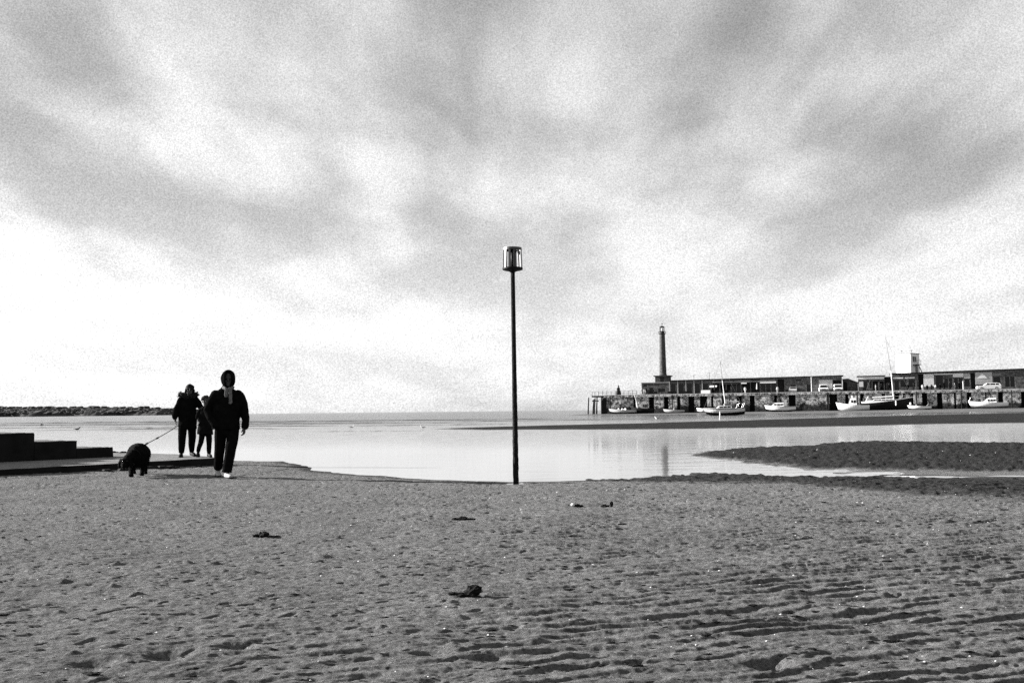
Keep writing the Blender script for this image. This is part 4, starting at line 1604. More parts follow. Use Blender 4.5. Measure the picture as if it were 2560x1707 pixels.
    for s in (-1, 1):
        m = MB()
        m.add([(-1.1, s * .3, 0), (1.1, s * .3, 0), (1.1, s * .03, 1.0), (-1.1, s * .03, 1.0), (-1.1, s * .35, 0), (1.1, s * .35, 0), (1.1, s * .07, 1.0), (-1.1, s * .07, 1.0)],
              [(0, 1, 2, 3), (7, 6, 5, 4), (0, 4, 5, 1), (1, 5, 6, 2), (2, 6, 7, 3), (3, 7, 4, 0)])
        m.build('board', M['white_paint'], root)
    for u, h, lab in ((51.45, 5.2, 'slim white lamp post before the brick end of the terrace'), (83.0, 3.6, 'short lamp post at the right of the crowd on the arm')):
        root = pier_root('lamp_post', u, 1.2)
        tag(root, lab, 'lamp post')
        m = MB()
        m.tube([(0, 0, 0), (0, 0, h - 1.6)], [.08, .06], 6)
        m.build('post', M['white_paint'], root)
        m = MB()
        m.box(-.12, .3, -.08, .08, h - 1.66, h - 1.54)
        m.build('lamp_head', M['pale_paint'], root)


# ------------------------------------------------------------------ the small crowd on the arm
def far_person(u, v, label, h=1.7, coat='cloth_black', lean=0.0, group=None, turn=0.0):
    root = pier_root('person', u, v, DECK + .003, turn)
    tag(root, label, 'person', group)
    k = h / 1.7
    m = MB()
    for s in (-1, 1):
        m.tube([(s * .10 * k, 0, .03), (s * .10 * k, .02, .45 * k), (s * .09 * k, 0, .85 * k)], [(.07, .09), .075, .10], 8, round_ends=True)
        m.tube([(s * .10 * k, 0.03, .05), (s * .11 * k, -.14, .05)], .05, 6, round_ends=True)
        m.tube([(s * .21 * k, 0, 1.38 * k), (s * .27 * k, .03, 1.08 * k), (s * .25 * k, -.08, .80 * k)], [.07, .06, .045], 8, round_ends=True)
    m.tube([(0, 0, .80 * k), (0, 0, 1.05 * k), (0, 0, 1.30 * k), (0, 0, 1.42 * k)], [(.19, .13), (.18, .12), (.22, .13), (.13, .09)], 10, round_ends=True)
    m.tube([(0, 0, 1.40 * k), (0, -.01, 1.52 * k)], .06, 8)
    m.ball((0, -.01, 1.59 * k), (.085, .10, .115), 10, 8)
    m.tube([(0, -.10, 1.59 * k), (0, -.125, 1.57 * k)], .018, 5)
    remeshed(m, 'body', [M[coat], M['skin']], root, 0.035, 1, split=lambda c: 1 if c.z > 1.49 * k and c.y < -.02 else 0)
    return root


def build_crowd():
    grp = 'people gathered on the harbour arm'
    spec = [(66.4, 2.6, 'lone dark figure standing in front of the white-fascia kiosk', 1.75, 'cloth_black'),
            (71.9, 2.4, 'dark figure standing leftmost under the white tower', 1.6, 'cloth_black'),
            (73.1, 2.2, 'figure in dark coat by the arm edge below the tower stair', 1.7, 'cloth_dark'),
            (75.0, 3.0, 'figure in pale jacket at the left end of the crowd', 1.5, 'pale_paint'),
            (75.9, 2.8, 'short dark figure next to the pale jacket', 1.35, 'cloth_black'),
            (76.8, 2.6, 'dark figure before the white wall panel', 1.45, 'cloth_black'),
            (77.6, 3.0, 'figure in light top before the white wall panel', 1.4, 'pale_paint'),
            (78.5, 2.5, 'dark figure at the middle of the crowd', 1.5, 'cloth_dark'),
            (79.3, 2.4, 'tall dark figure in the crowd, left of the tallest', 2.0, 'cloth_black'),
            (80.5, 2.2, 'tallest dark figure standing out above the crowd', 2.35, 'cloth_black'),
            (81.5, 2.8, 'figure in pale coat right of the tallest dark figure', 1.6, 'pale_paint'),
            (82.4, 2.6, 'dark figure at the right end of the crowd', 1.85, 'cloth_black')]
    for i, (u, v, lab, h, c) in enumerate(spec):
        far_person(u, v, lab, min(h, 1.95), c, group=grp, turn=random.uniform(-1.2, 1.2))


def build_clutter():
    """gear standing about on the arm in front of the houses"""
    rs = random.Random(9)

    def pots(u, v, n, lab):
        root = pier_root('lobster_pot_stack', u, v, DECK + .003)
        tag(root, lab, 'lobster pots', 'fishing gear on the harbour arm')
        for k in range(n):
            m = MB()
            x, z = (k % 3) * .75 - .75, (k // 3) * .42
            pts = [(-.35, 0), (.35, 0), (.35, .2), (.22, .38), (-.22, .38), (-.35, .2)]
            m.prism([(x + a, z + b + .002) for a, b in pts], -.3 + rs.uniform(-.06, .06), .3, 'y')
            m.build('pot', M['timber'], root)

    def table(u, v, lab):
        root = pier_root('picnic_table', u, v, DECK + .003, rs.uniform(-.5, .5))
        tag(root, lab, 'table', 'tables outside the harbour houses')
        m = MB()
        m.box(-.9, .9, -.38, .38, .70, .76)
        m.build('table_top', M['wall_dark'], root)
        for s in (-1, 1):
            m = MB()
            m.box(-.9, .9, s * .72 - .13, s * .72 + .13, .42, .46)
            m.build('seat', M['wall_dark'], root)
            m = MB()
            m.add([(s * .65 - .04, -.7, 0), (s * .65 + .04, -.7, 0), (s * .65 + .04, -.2, .7), (s * .65 - .04, -.2, .7), (s * .65 - .04, -.6, 0), (s * .65 + .04, -.6, 0), (s * .65 + .04, -.1, .7), (s * .65 - .04, -.1, .7)],
                  [(0, 1, 2, 3), (7, 6, 5, 4), (0, 4, 5, 1), (1, 5, 6, 2), (2, 6, 7, 3), (3, 7, 4, 0)])
            m.box(s * .65 - .035, s * .65 + .035, -.8, .8, .36, .415)
            m.build('trestle', M['wall_dark'], root)

    def parasol(u, v, lab, mt='wall_dark'):
        root = pier_root('folded_parasol', u, v, DECK + .003)
        tag(root, lab, 'parasol', 'folded parasols on the harbour arm')
        m = MB()
        m.tube([(0, 0, 0), (0, 0, 2.5)], .03, 6)
        m.build('pole', M['iron'], root)
        m = MB()
        m.lathe([(.22, 1.0), (.18, 1.3), (.13, 2.0), (.05, 2.45)], seg=10)
        m.build('canopy', M[mt], root)

    def person_at(u, v, lab, h, c):
        far_person(u, v, lab, h, c, group='people in front of the harbour houses', turn=rs.uniform(-1.5, 1.5))

    pots(14.9, 1.6, 8, 'stack of dark lobster pots at the foot of the lighthouse')
    pots(19.6, 1.5, 6, 'stack of dark lobster pots before the first terrace bay')
    pots(23.4, 1.6, 5, 'low stack of dark lobster pots before the third terrace bay')
    pots(45.2, 1.7, 6, 'stack of dark lobster pots by the black terrace opening')
    pots(63.5, 1.6, 4, 'few dark lobster pots before the white-fascia kiosk')
    table(12.6, 3.4, 'picnic table outside the squat end house')
    table(30.6, 3.0, 'picnic table left of the sailing yacht mast on the arm')
    table(33.6, 3.2, 'picnic table below the dark awning of the terrace')
    table(37.4, 3.0, 'picnic table before the dark middle of the terrace')
    table(41.2, 3.1, 'picnic table below the long white awning')
    table(70.6, 3.3, 'picnic table under the white tower')
    parasol(29.4, 3.6, 'folded dark parasol beside the white awning')
    parasol(32.2, 3.4, 'folded dark parasol between two picnic tables of the terrace')
    parasol(39.2, 3.4, 'folded pale parasol before the dark middle of the terrace', 'pale_paint')
    parasol(74.0, 3.8, 'folded dark parasol at the corner doorway below the tower stair')
    person_at(12.2, 2.2, 'figure in pale jacket outside the squat end house', 1.7, 'pale_paint')
    person_at(13.4, 1.9, 'dark figure outside the squat end house', 1.75, 'cloth_black')
    person_at(17.0, 2.0, 'dark figure standing below the lighthouse door', 1.7, 'cloth_dark')
    person_at(36.6, 1.8, 'figure in pale coat on the arm edge mid terrace', 1.65, 'pale_paint')
    person_at(43.9, 2.0, 'figure in pale top left of the dull grey parked car', 1.6, 'pale_paint')
    person_at(65.2, 2.2, 'figure in grey coat before the kiosk doorway', 1.7, 'mid_paint')
    person_at(67.9, 2.0, 'dark figure before the narrow black hut', 1.7, 'cloth_black')


build_boats()
build_vehicles()
build_clutter()
build_crowd()


# ------------------------------------------------------------------ beacon post
def build_beacon():
    bx, by = 0.039, 15.257
    bz = ground_z(bx, by)
    root = empty('beacon_post', (bx, by, bz))
    tag(root, 'tall black beacon post with slatted basket top standing at the water\'s edge', 'beacon')
    top = 3.755 - bz
    # encrusted, slightly uneven pipe
    m = MB()
    rings = []
    seg = 14
    zs = np.concatenate([np.linspace(-0.3, 1.5, 60), np.linspace(1.55, top - .36, 14)])
    for z in zs:
        base = float(np.interp(z, [-0.3, 0.3, 1.0, 2.0, top], [.046, .045, .041, .036, .033]))
        k = float(np.interp(z, [0, 1.2, 1.9], [.006, .005, 0.0]))
        ring = []
        for q in range(seg):
            a = 2 * math.pi * q / seg
            d = k * float(perlin(np.array([q * .9 + z * 3]), np.array([z * 14.0]), 3)[0])
            lean = -0.0045 * z
            ring.append(((base + d) * math.cos(a) + lean, (base + d) * math.sin(a), z))
        rings.append(ring)
    m.loft(rings)
    m.build('pole', M['barnacle'], root, True)
    lx = -0.0045 * top
    z0 = top - .377
    m = MB()
    m.lathe([(.032, z0 - .03), (.05, z0 - .012), (.155, z0 + .015), (.163, z0 + .022), (.163, z0 + .050), (.150, z0 + .050), (.12, z0 + .04), (.03, z0 + .03)], (lx, 0), 28)
    m.build('basket_floor', M['iron'], root, True)
    m = MB()
    m.lathe([(.029, z0 + .03), (.029, top - .02), (.0, top - .018)], (lx, 0), 14)
    m.build('spindle', M['iron'], root, True)
    m = MB()
    n = 28
    prof = [(.151, top - .045), (.149, top - .006), (.139, top - .006), (.141, top - .045), (.151, top - .045)]
    rings = [[(lx + r * math.cos(2 * math.pi * k / n), r * math.sin(2 * math.pi * k / n), z) for k in range(n)] for r, z in prof]
    m.loft(rings, cap=False)
    hoop = m.build('top_hoop', M['cage'], root)
    m = MB()
    for k in range(3):
        a = k * math.pi / 3 + .3
        c, s = math.cos(a), math.sin(a)
        w = .018
        m.add([(lx + x * c - y * s, x * s + y * c, z) for z in (top - .030, top - .018) for x, y in ((-.142, -w), (.142, -w), (.142, w), (-.142, w))],
              [(0, 3, 2, 1), (4, 5, 6, 7), (0, 1, 5, 4), (1, 2, 6, 5), (2, 3, 7, 6), (3, 0, 4, 7)])
    m.build('top_spokes', M['iron'], hoop)
    ns = 12
    for k in range(ns):
        a = 2 * math.pi * (k + .35) / ns
        m = MB()
        w, t = .0165, .004
        vs = []
        for z, r in ((z0 + .046, .158), (top - .012, .1465)):
            for dr, dw in ((0, -w), (0, w), (-t, w), (-t, -w)):
                vs.append((lx + (r + dr) * math.cos(a) - dw * math.sin(a), (r + dr) * math.sin(a) + dw * math.cos(a), z))
        m.add(vs, [(0, 1, 2, 3), (7, 6, 5, 4), (0, 4, 5, 1), (1, 5, 6, 2), (2, 6, 7, 3), (3, 7, 4, 0)])
        m.build('slat', M['cage'], root)


M['cage'] = mat("weathered_black_paint", 0.009, 0.45, 0.3, 20.0, spec=0.6)


# ------------------------------------------------------------------ people
def hand(m, w, d, side, s=1.0, curl=0.5):
    w, d, side = Vector(w), Vector(d).normalized(), Vector(side).normalized()
    nrm = d.cross(side).normalized()
    m.tube([w - d * .02 * s, w + d * .03 * s, w + d * .085 * s], [(.026 * s, .020 * s), (.036 * s, .018 * s), (.038 * s, .015 * s)], 10, side=side, round_ends=True)
    for k, ln in enumerate((.068, .078, .072, .055)):
        b = w + d * .082 * s + side * (.028 - .0195 * k) * s
        p1 = b + d * ln * .5 * s + nrm * ln * .18 * curl * s
        p2 = b + d * ln * (1 - .35 * curl) * s + nrm * ln * .75 * curl * s
        m.tube([b, p1, p2], [.0092 * s, .0088 * s, .0075 * s], 7, side=side, round_ends=True)
    b = w + d * .022 * s + side * .026 * s
    m.tube([b, b + d * .028 * s + side * .026 * s, b + d * .062 * s + side * .030 * s + nrm * .014 * s], [.013 * s, .0105 * s, .0085 * s], 7, round_ends=True)


def head(m, c, s=1.0, tilt=0.0):
    x, y, z = c
    def P(dx, dy, dz):
        dy2 = dy * math.cos(tilt) + dz * -math.sin(tilt)
        dz2 = dy * math.sin(tilt) * -1 * -1 + dz * math.cos(tilt)
        return (x + dx * s, y + dy2 * s, z + dz2 * s)
    m.ball(P(0, 0.012, .02), (.076 * s, .095 * s, .098 * s), 16, 12)
    m.ball(P(0, -.03, -.055), (.058 * s, .062 * s, .066 * s), 14, 10)
    m.tube([P(0, -.088, .028), P(0, -.108, -.012), P(0, -.096, -.020)], [.010 * s, .015 * s, .013 * s], 8, round_ends=True)     # nose
    m.tube([P(-.045, -.074, .035), P(0, -.090, .040), P(.045, -.074, .035)], .011 * s, 8, round_ends=True)                      # brow
    m.tube([P(-.022, -.086, -.052), P(0, -.092, -.052), P(.022, -.086, -.052)], .008 * s, 8, round_ends=True)                   # lips
    m.ball(P(0, -.078, -.092), (.022 * s, .018 * s, .017 * s), 8, 6)                                                            # chin
    for q in (-1, 1):
        m.ball(P(q * .077, .01, -.005), (.010 * s, .022 * s, .032 * s), 8, 6)
        m.ball(P(q * .040, -.066, -.02), (.022 * s, .02 * s, .02 * s), 8, 6)


def eyes(root_body, c, s=1.0):
    for q in (-1, 1):
        m = MB()
        m.ball((c[0] + q * .030 * s, c[1] - .078 * s, c[2] + .014 * s), .011 * s, 8, 6)
        m.build('eye', M['hair'], root_body, True)


def shoe(parent, ankle, toe_dir, L=0.28, w=0.048, material='shoe_white', lift=0.0, name='shoe'):
    a, d = Vector(ankle), Vector(toe_dir).normalized()
    s = Vector((d.y, -d.x, 0)).normalized()
    m = MB()
    z = a.z
    heel = a - d * .07
    def at(t, dz):
        p = heel + d * (L * t)
        return (p.x, p.y, dz + lift * (1 - t) + 0.0)
    m.tube([at(.08, .045), at(.3, .047), at(.6, .043), at(.9, .034)], [(w * .78, .042), (w * .85, .046), (w * 1.05, .040), (w * .75, .028)], 12, side=s, round_ends=True)
    m.tube([(a.x, a.y, .07 + lift * .75), (a.x, a.y, .125 + lift * .75)], [(w * .8, w * .95), (w * .72, w * .8)], 10, round_ends=True)
    o = remeshed(m, name, M[material], parent, .009, 2)
    m = MB()
    pts = []
    n = 20
    c0 = heel + d * L * .5
    for k in range(n):
        q = 2 * math.pi * k / n
        u = math.cos(q) * (L * .55)
        v = math.sin(q) * w * (1.08 + .12 * math.cos(q))
        p = c0 + d * u + s * v
        pts.append((p.x, p.y, lift * (0.5 - .5 * math.cos(q))))
    m.loft([[(p[0], p[1], p[2] + .001) for p in pts], [(p[0], p[1], p[2] + .026) for p in pts]])
    m.build('sole', M['boot'], o)
    return o


def hood_shell(parent, c, r, material, opening=62, name='hood', thick=.014, peak=0.0):
    m = MB()
    rows, cols = 14, 30
    vs, fs = [], []
    for i in range(rows + 1):
        th = math.pi * (0.03 + 0.80 * i / rows)
        for j in range(cols + 1):
            ph = R(-90 + opening) + (2 * math.pi - 2 * R(opening)) * j / cols
            st = math.sin(th)
            k = 1.0 + 0.04 * math.sin(3 * ph + i * .6)
            x, y, z = c[0] + r[0] * st * math.cos(ph) * k, c[1] + r[1] * st * math.sin(ph) * k, c[2] + r[2] * math.cos(th)
            if th > math.pi * .55:                      # the hood gathers into the collar
                z = c[2] + r[2] * math.cos(th) * 1.15
            vs.append((x, y, z))
    for i in range(rows):
        for j in range(cols):
            a = i * (cols + 1) + j
            fs.append((a, a + 1, a + cols + 2, a + cols + 1))
    m.add(vs, fs)
    o = m.build(name, M[material], parent, True)
    sd = o.modifiers.new('cloth', 'SOLIDIFY')
    sd.thickness = thick
    sd.offset = 0
    return o


def fluff(parent, name, material, spots, r, n, spike=1.0):
    """ragged trim: many small tufts"""
    m = MB()
    for k in range(n):
        c = Vector(random.choice(spots)) + Vector([random.gauss(0, r * .35) for _ in range(3)])
        d = Vector([random.gauss(0, 1) for _ in range(3)]).normalized()
        t = d.orthogonal().normalized() * r * .22
        b = d.cross(t)
        q = c + d * r * random.uniform(.6, 1.2) * spike
        m.add([tuple(c + t), tuple(c - t * .5 + b * .8), tuple(c - t * .5 - b * .8), tuple(q)], [(0, 1, 2), (0, 3, 1), (1, 3, 2), (2, 3, 0)])
    return m.build(name, M[material], parent)


def build_man():
    x, y = -4.909, 16.63
    root = empty('person', (x, y, ground_z(x, y) - .004), R(16.4))
    tag(root, 'tall person in a dark hooded jacket and pale scarf walking in front', 'person')
    root.scale = (1.05, 1.0, 1.0)
    m = MB()
    head(m, (.0, -.015, 1.675))
    m.tube([(0, .01, 1.46), (0, 0, 1.62)], .058, 12)
    # trousers: weight on the forward leg (image right), the other foot trailing
    m.tube([(-.02, .01, .98), (-.02, .01, .80)], [(.17, .12), (.165, .125)], 14, round_ends=True)
    m.tube([(.085, .0, .86), (.075, -.06, .66), (.045, -.12, .46), (.015, -.10, .26), (-.005, -.12, .10)], [(.100, .11), (.096, .105), (.086, .092), (.080, .086), (.078, .082)], 14)
    m.tube([(-.105, .0, .86), (-.115, .06, .66), (-.125, .10, .47), (-.138, .26, .29), (-.148, .38, .15)], [(.100, .11), (.095, .105), (.084, .09), (.075, .082), (.068, .075)], 14)
    hand(m, (.262, -.075, .865), (-.03, -.1, -1), (-.5, -.85, 0), 1.05, .75)
    m.tube([(.27, -.05, .97), (.263, -.072, .86)], [.036, .028], 10)
    body = remeshed(m, 'body', [M['denim'], M['skin']], root, .0075, 2, .004, 9,
                    split=lambda c: 1 if (c.z > 1.2 or (c.x > .2 and c.z < .93)) else 0)
    eyes(body, (0, -.015, 1.675))
    # jacket
    m = MB()
    m.tube([(-.03, .0, .83), (-.025, .0, .98), (-.02, .0, 1.18), (-.015, .005, 1.36), (-.01, .01, 1.46), (0, .01, 1.535)],
           [(.222, .155), (.215, .150), (.220, .150), (.232, .150), (.195, .120), (.10, .085)], 20, round_ends=False)
    m.tube([(.165, .01, 1.425), (.225, .01, 1.30), (.262, .02, 1.13), (.280, -.03, .98), (.272, -.07, .865)], [.085, .078, .070, .062, .058], 14, round_ends=True)
    m.tube([(-.19, .01, 1.425), (-.262, .02, 1.31), (-.322, .03, 1.15), (-.265, -.08, 1.01), (-.19, -.12, .91)], [.085, .076, .066, .062, .058], 14, round_ends=True)
    m.tube([(-.02, .01, 1.50), (0, 0, 1.58)], [(.11, .10), (.085, .09)], 14)
    jk = remeshed(m, 'jacket', M['cloth_black'], root, .009, 3, .009, 11)
    hood_shell(root, (0, .0, 1.70), (.110, .160, .147), 'cloth_black', 26)
    m = MB()
    m.tube([(-.075, -.06, 1.545), (-.04, -.115, 1.525), (.01, -.13, 1.515), (.055, -.11, 1.53), (.08, -.05, 1.55)], [(.024, .03)] * 5, 10, round_ends=True)
    m.tube([(-.028, -.135, 1.525), (-.034, -.165, 1.45), (-.03, -.172, 1.385)], [(.028, .012)] * 3, 10, round_ends=True)
    m.tube([(.030, -.13, 1.525), (.034, -.165, 1.44), (.038, -.172, 1.36), (.036, -.168, 1.27)], [(.030, .012)] * 4, 10, round_ends=True)
    remeshed(m, 'scarf', M['scarf'], root, .008, 2, .006, 30)
    shoe(root, (-.002, -.10, .1), (.30, -1, 0), .30, .052)
    shoe(root, (-.15, .37, .1), (.05, -1, 0), .29, .05, lift=.03)


def build_woman():
    x, y = -7.20, 21.46
    root = empty('person', (x, y, .208), R(18.5))
    tag(root, 'person in a dark fur-collared coat holding the dog\'s leash', 'person')
    m = MB()
    head(m, (.01, -.01, 1.485), .97)
    m.tube([(.0, .01, 1.32), (.0, 0, 1.44)], .05, 12)
    m.tube([(-.03, 0, .86), (-.03, 0, .72)], [(.16, .12)] * 2, 12, round_ends=True)
    m.tube([(-.125, 0, .80), (-.135, -.03, .55), (-.140, -.05, .40), (-.145, -.03, .2), (-.15, -.03, .09)], [(.098, .10), (.09, .095), (.082, .085), (.072, .075), (.055, .06)], 12)
    m.tube([(.055, 0, .80), (.068, .07, .56), (.072, .10, .40), (.066, .20, .22), (.07, .27, .11)], [(.098, .10), (.09, .095), (.082, .085), (.070, .072), (.052, .056)], 12)
    hand(m, (-.285, -.07, .80), (.25, -.3, -1), (.6, -.7, .2), .95, .9)
    m.tube([(-.29, -.05, .88), (-.285, -.07, .80)], [.034, .026], 10)
    hand(m, (.335, .0, .885), (.2, -.1, -1), (-.3, -.9, 0), .93, .9)
    m.tube([(.32, .0, .97), (.335, .0, .885)], [.034, .026], 10)
    body = remeshed(m, 'body', [M['denim'], M['skin']], root, .0085, 2, .004, 9, split=lambda c: 1 if c.z > 1.2 or abs(c.x) > .235 else 0)
    eyes(body, (.01, -.01, 1.485), .97)
    m = MB()
    m.tube([(-.025, 0, .62), (-.03, 0, .78), (-.03, 0, 1.0), (-.025, 0, 1.18), (-.015, .005, 1.30), (0, .01, 1.39)],
           [(.195, .16), (.20, .16), (.185, .145), (.195, .14), (.16, .12), (.085, .08)], 18)
    m.tube([(-.155, .0, 1.27), (-.225, .0, 1.14), (-.278, .01, 1.0), (-.295, -.05, .88)], [.08, .074, .068, .062], 12, round_ends=True)
    m.tube([(.135, .0, 1.27), (.205, .01, 1.16), (.265, .03, 1.06), (.315, .01, .955)], [.078, .070, .064, .058], 12, round_ends=True)
    remeshed(m, 'coat', M['cloth_black'], root, .0095, 3, .012, 10)
    spots = []
    for k in range(40):
        a = math.pi * 2 * k / 40
        spots.append((-.02 + .175 * math.cos(a), .02 + .11 * math.sin(a), 1.36 + .035 * math.sin(a) + .02 * abs(math.cos(a))))
    fluff(root, 'fur_collar', 'fur', spots, .055, 900, 1.0)
    m = MB()
    m.ball((.01, .012, 1.515), (.098, .112, .105), 16, 12)
    m.ball((.01, .055, 1.45), (.092, .07, .10), 14, 10)
    m.tube([(-.075, -.02, 1.50), (-.082, -.03, 1.41)], .022, 8, round_ends=True)
    m.tube([(.095, -.02, 1.50), (.10, -.03, 1.41)], .022, 8, round_ends=True)
    remeshed(m, 'hair', M['hair'], root, .009, 1, .012, 22)
    shoe(root, (-.152, -.03, .1), (-.12, -1, 0), .25, .046, 'boot', name='boot')
    shoe(root, (.072, .27, .1), (.45, -1, 0), .25, .046, 'boot', lift=.03, name='boot')


def build_child():
    x, y = -6.72, 21.17
    root = empty('person', (x, y, .208), R(17.6))
    tag(root, 'curly-haired child in a dark coat walking between the two adults', 'person')
    m = MB()
    head(m, (-.02, -.01, 1.225), .90)
    m.tube([(-.01, .01, 1.08), (-.015, 0, 1.18)], .042, 10)
    m.tube([(-.02, 0, .66), (-.02, 0, .56)], [(.125, .10)] * 2, 12, round_ends=True)
    m.tube([(.045, 0, .60), (.060, -.02, .42), (.062, -.04, .30), (.060, -.03, .16), (.065, -.04, .08)], [(.072, .08), (.064, .07), (.056, .062), (.05, .055), (.045, .05)], 12)
    m.tube([(-.075, 0, .60), (-.095, -.02, .44), (-.11, -.02, .33), (-.145, .12, .22), (-.165, .24, .13)], [(.072, .08), (.062, .07), (.056, .06), (.05, .054), (.043, .047)], 12)
    hand(m, (-.165, -.03, .80), (-.1, -.2, -1), (.5, -.8, 0), .8, .8)
    m.tube([(-.18, -.02, .88), (-.165, -.03, .80)], [.03, .022], 10)
    hand(m, (.185, -.05, .72), (-.05, -.2, -1), (-.5, -.8, 0), .8, .6)
    m.tube([(.185, -.03, .80), (.185, -.05, .72)], [.03, .022], 10)
    body = remeshed(m, 'body', [M['denim'], M['skin']], root, .008, 2, .004, 9, split=lambda c: 1 if c.z > .98 or (abs(c.x) > .14 and c.z > .55) else 0)
    eyes(body, (-.02, -.01, 1.225), .90)
    m = MB()
    m.tube([(-.025, 0, .50), (-.02, 0, .62), (-.015, 0, .80), (-.01, 0, .96), (-.01, .0, 1.05), (-.01, .01, 1.12)],
           [(.172, .14), (.162, .13), (.155, .12), (.160, .12), (.135, .10), (.075, .07)], 16)
    m.tube([(-.11, .0, 1.03), (-.165, .0, .96), (-.185, -.01, .87)], [.06, .055, .05], 12, round_ends=True)
    m.tube([(.105, .0, 1.03), (.155, .01, .92), (.185, -.03, .79)], [.06, .055, .05], 12, round_ends=True)
    remeshed(m, 'coat', M['cloth_dark'], root, .009, 3, .010, 12)
    m = MB()
    for k in range(90):
        a, b = random.uniform(0, 2 * math.pi), random.uniform(-.35, 1.0)
        if math.sin(a) < -.45 and b < .45:
            continue
        q = math.sqrt(max(0, 1 - b * b))
        m.ball((-.02 + .084 * q * math.cos(a), .0 + .095 * q * math.sin(a), 1.245 + .098 * b), random.uniform(.016, .028), 6, 5)
    m.build('curls', M['curls'], root, True)
    shoe(root, (.065, -.04, .08), (.35, -1, 0), .21, .04, 'boot')
    shoe(root, (-.165, .24, .08), (.0, -1, 0), .21, .04, 'boot', lift=.04)


# ------------------------------------------------------------------ the dog and its leash
DOG = (-6.70, 17.24)


def build_dog():
    x, y = DOG
    root = empty('dog', (x, y, ground_z(x, y) - .005), R(21))
    tag(root, 'big shaggy black dog walking with its head low, on a leash', 'dog')
    m = MB()
    # deep chest narrowing to the belly, rump behind
    m.tube([(.02, -.30, .37), (.02, -.18, .385), (.03, .05, .405), (.04, .28, .41), (.05, .46, .40), (.05, .56, .38)],
           [(.15, .18), (.20, .215), (.205, .205), (.195, .185), (.18, .18), (.11, .12)], 20, round_ends=True)
    m.tube([(.0, -.24, .45), (-.10, -.40, .37), (-.175, -.52, .30)], [(.125, .135), (.105, .11), (.09, .095)], 14, round_ends=True)
    m.ball((-.20, -.57, .28), (.094, .10, .09), 14, 10)
    m.tube([(-.21, -.62, .265), (-.225, -.70, .225), (-.23, -.735, .21)], [(.052, .05), (.044, .04), (.036, .032)], 12, round_ends=True)
    m.ball((-.23, -.765, .222), (.022, .014, .016), 8, 6)
    for s in (-1, 1):
        m.tube([(-.20 + s * .07, -.56, .335), (-.20 + s * .102, -.57, .275), (-.20 + s * .10, -.59, .205)], [(.022, .035), (.018, .042), (.012, .026)], 10, round_ends=True)
    # front legs: elbow, wrist, paw; the near one reaches forward
    m.tube([(-.09, -.22, .40), (-.10, -.20, .26), (-.10, -.27, .14), (-.10, -.33, .045)], [(.072, .08), (.055, .062), (.044, .046), (.042, .046)], 12, round_ends=True)
    m.ball((-.10, -.36, .035), (.050, .065, .036), 10, 8)
    m.tube([(.12, -.20, .40), (.11, -.16, .26), (.10, -.10, .15), (.09, -.02, .06)], [(.072, .08), (.055, .062), (.044, .046), (.042, .046)], 12, round_ends=True)
    m.ball((.09, -.05, .036), (.048, .06, .036), 10, 8)
    # hind legs: thigh, hock pointing back, upright shank
    m.tube([(.15, .42, .40), (.155, .33, .28), (.15, .50, .17), (.15, .46, .05)], [(.085, .115), (.068, .08), (.042, .046), (.042, .044)], 12, round_ends=True)
    m.ball((.15, .42, .036), (.046, .062, .035), 10, 8)
    m.tube([(-.06, .42, .40), (-.065, .38, .28), (-.06, .60, .19), (-.06, .60, .05)], [(.085, .115), (.068, .08), (.042, .046), (.042, .044)], 12, round_ends=True)
    m.ball((-.06, .56, .036), (.046, .062, .035), 10, 8)
    m.tube([(.05, .58, .44), (.06, .70, .40), (.08, .78, .30), (.09, .80, .22)], [.05, .055, .05, .025], 10, round_ends=True)
    root.scale = (.94, .94, .95)
    body = remeshed(m, 'body', M['dog'], root, .011, 2, .018, 9, fine=.007)
    # shaggy outline: hanging tufts along flanks, chest and legs
    spots = []
    me = body.data
    vs = me.vertices
    for k in range(0, len(vs), max(1, len(vs) // 900)):
        if vs[k].co.z > .10:
            spots.append(tuple(vs[k].co))
    m = MB()
    for p in spots:
        p = Vector(p)
        d = Vector((random.gauss(0, .35), random.gauss(0, .35), -1)).normalized()
        t = Vector((random.gauss(0, 1), random.gauss(0, 1), 0)).normalized() * .010
        q = p + d * random.uniform(.03, .075)
        b = Vector((-t.y, t.x, 0))
        m.add([tuple(p + t), tuple(p - t * .5 + b * .8), tuple(p - t * .5 - b * .8), tuple(q)], [(0, 1, 2), (0, 3, 1), (1, 3, 2), (2, 3, 0)])
    m.build('shaggy_fur', M['dog'], body)
    for s in (-1, 1):
        m = MB()
        m.ball((-.205 + s * .038, -.645, .31), .011, 8, 6)
        m.build('eye', M['glass'], root, True)
    m = MB()
    n = 24
    c = Vector((-.035, -.36, .39))
    d = Vector((-.45, -.8, -.32)).normalized()
    s = d.orthogonal().normalized()
    b = d.cross(s)
    path = [tuple(c + s * (.118 * math.cos(2 * math.pi * k / n)) + b * (.124 * math.sin(2 * math.pi * k / n))) for k in range(n + 1)]
    m.tube(path, [(.012, .005)] * (n + 1), 6, side=tuple(d))
    m.build('collar', M['rope'], root)
    return root


